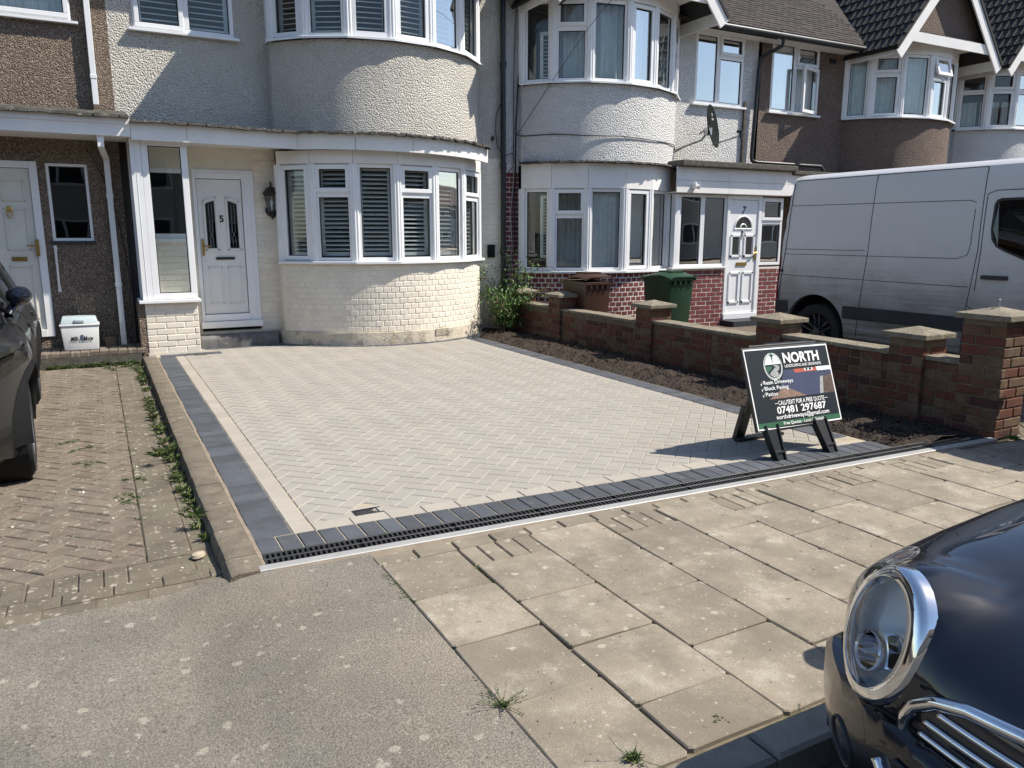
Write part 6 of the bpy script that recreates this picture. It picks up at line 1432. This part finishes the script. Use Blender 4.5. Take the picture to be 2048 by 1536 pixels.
for i in range(70): tuft(b, random.uniform(-.62, .38), 10.44 - abs(random.gauss(0, .045)), LOW - .004, random.randint(8, 22), random.uniform(.03, .08), 1., .012)
for i in range(26): tuft(b, random.uniform(-.05, .38), 10.43 - abs(random.gauss(0, .20)), LOW - .004, random.randint(8, 18), random.uniform(.02, .06), 1., .010)
for i in range(60):        # joints of the old drive
    y = random.uniform(3.55, 10); x = random.choice((.083, .083, .285, random.uniform(-.6, .05))); tuft(b, x + random.gauss(0, .006), y, LOW - .006, random.randint(4, 10), random.uniform(.008, .025), 1.2, .005)
for x, y in ((-.21, 6.35), (-.20, 5.9), (.0, 5.0), (.07, 5.35), (-.33, 6.6), (.03, 4.9)):
    for k in range(5): tuft(b, x + random.gauss(0, .05), y + random.gauss(0, .04), LOW - .004, 10, .03, 1.3, .006)
b.build('weeds', 'weed', None, kind='stuff')
b = MB()
def seam_moss(p, q, n):
    for i in range(n): t = random.random(); tuft(b, p[0] + (q[0] - p[0]) * t + random.gauss(0, .005), p[1] + (q[1] - p[1]) * t + random.gauss(0, .004), -.010, random.randint(5, 9), random.uniform(.008, .016), 1.2, .005)
seam_moss((1.04, 2.795), (1.25, 2.795), 70); seam_moss((1.25, 2.795), (1.40, 2.80), 18); seam_moss((1.025, 3.1), (1.03, 2.85), 35); seam_moss((1.41, 3.0), (1.41, 2.75), 25); seam_moss((1.42, 2.6), (1.7, 2.6), 12)
for _ in range(16):
    c = random.randint(0, 10); x = xs[c]; y = random.uniform(1.7, 3.1); seam_moss((x, y), (x, y - .15), 10)
b.build('joint_moss', 'moss', None, kind='stuff')
def weedy(name, label, x, y, n, L, wiry, m='weed'):
    W_ = thing(name, label, 'weed', (x, y, 0), 'weeds in the pavement joints'); b = MB(); tuft(b, x, y, -.004, n, L * .8, 1.1, .0045); b.build('leaves', m, W_, kind='stuff')
    if wiry:
        b = MB()
        for i in range(wiry):
            a_ = random.random() * 6.28; d = Vector((math.cos(a_), math.sin(a_), .45)); p = Vector((x, y, 0)); path = [p]
            for k in range(4): d = d + rv(.18) + Vector((0, 0, -.09)); p = p + d.normalized() * L * .75; p.z = max(p.z, .006); path.append(p.copy())
            b.tube(path, .0010, 4)
            for q in path[2:]: leaf(b, q, rv(), Vector((0, 0, 1)), .010, .005)
        b.build('stalk', 'weed', W_)
weedy('weed', 'wiry sprawling weed where the asphalt meets the corner of the slabs', 1.03, 1.985, 34, .030, 12)
weedy('weed', 'grassy weed tuft at the bottom edge of the slabs near the road kerb', 1.25, 1.575, 60, .036, 2)
weedy('weed', 'small grassy weed in the shade line beside the navy car bumper', 1.60, 1.60, 16, .022, 0)
weedy('weed', 'bright green low weed at the foot of the tall end pillar', 5.90, 3.10, 90, .06, 0, 'leaf')
weedy('weed', 'dark broad spiky weed against the kerb near its road end', .345, 4.25, 34, .10, 0)
weedy('weed', 'dark spiky weed against the kerb level with the front tyre', .25, 5.62, 50, .10, 0)
b = MB()
for i in range(16):
    x, y = random.uniform(-.6, .36), random.uniform(3.6, 8); s = random.uniform(.004, .010); b.lathe([(0, 0), (s, s * .2), (s * .8, s * .7), (0, s)], (x, y, LOW), (0, 0, 1), 6)
b.build('loose_stones', 'pebblestone', None, kind='stuff')
b = MB(); b.lathe([(0, 0), (.03, .005), (.026, .02), (0, .026)], (.31, 3.86, LOW + .0), (0, 0, 1), 8, sx=1.4); tag(b.build('stone', 'sand', None, auto=60), 'lone tan pebble on the old pavers by the kerb end', 'stone')
b = MB(); b.obox((.30, 5.9, LOW), (.04, .01, .005), (.0, .03, .012), (0, 0, .003)); tag(b.build('litter_scrap', 'signwhite', None), 'scrap of white paper among the weeds along the kerb', 'litter')
b = MB()
for i in range(420):
    x, y = random.uniform(-1.2, 4.8), random.uniform(1.65, 3.25); z = (gz(x, y) if x < 1.03 else 0) + .001; s = random.uniform(.0015, .0045); a_ = random.random() * 6.28
    b.add([(x + s * math.cos(a_ + k * 2.1), y + s * math.sin(a_ + k * 2.1), z) for k in range(3)] + [(x, y, z + s * .8)], [(0, 1, 3), (1, 2, 3), (2, 0, 3)])
b.build('grit', 'dark_joint', None, kind='stuff')
# ---------------------------------------------------------------- the terrace across the road, seen only in reflections
OP = thing('terrace', 'pale rendered terrace of houses on the far side of the road', 'houses', (10, -18, 0))
b = MB(); b.box(-60, 110, -25, -18, 0, 5.2); b.build('wall', 'oppbrick', OP)
b = MB(); b.add([(-60, -17.6, 5.2), (110, -17.6, 5.2), (110, -21.5, 8.4), (-60, -21.5, 8.4), (-60, -25.4, 5.2), (110, -25.4, 5.2)], [(0, 1, 2, 3), (3, 2, 5, 4), (0, 3, 4), (1, 5, 2), (0, 4, 5, 1)]); b.build('roof', 'opproof', OP)
f_ = MB(); p_ = MB()
for i in range(48):
    wx = -58 + i * 3.5
    for wz in (.9, 3.6): f_.box(wx, wx + 1.8, -18.02, -17.95, wz, wz + 1.3); p_.box(wx + .1, wx + .85, -17.948, -17.94, wz + .1, wz + 1.2); p_.box(wx + .95, wx + 1.7, -17.948, -17.94, wz + .1, wz + 1.2)
f_.build('window_frames', 'upvc', OP, kind='stuff'); p_.build('window_panes', 'seal', OP, kind='stuff')
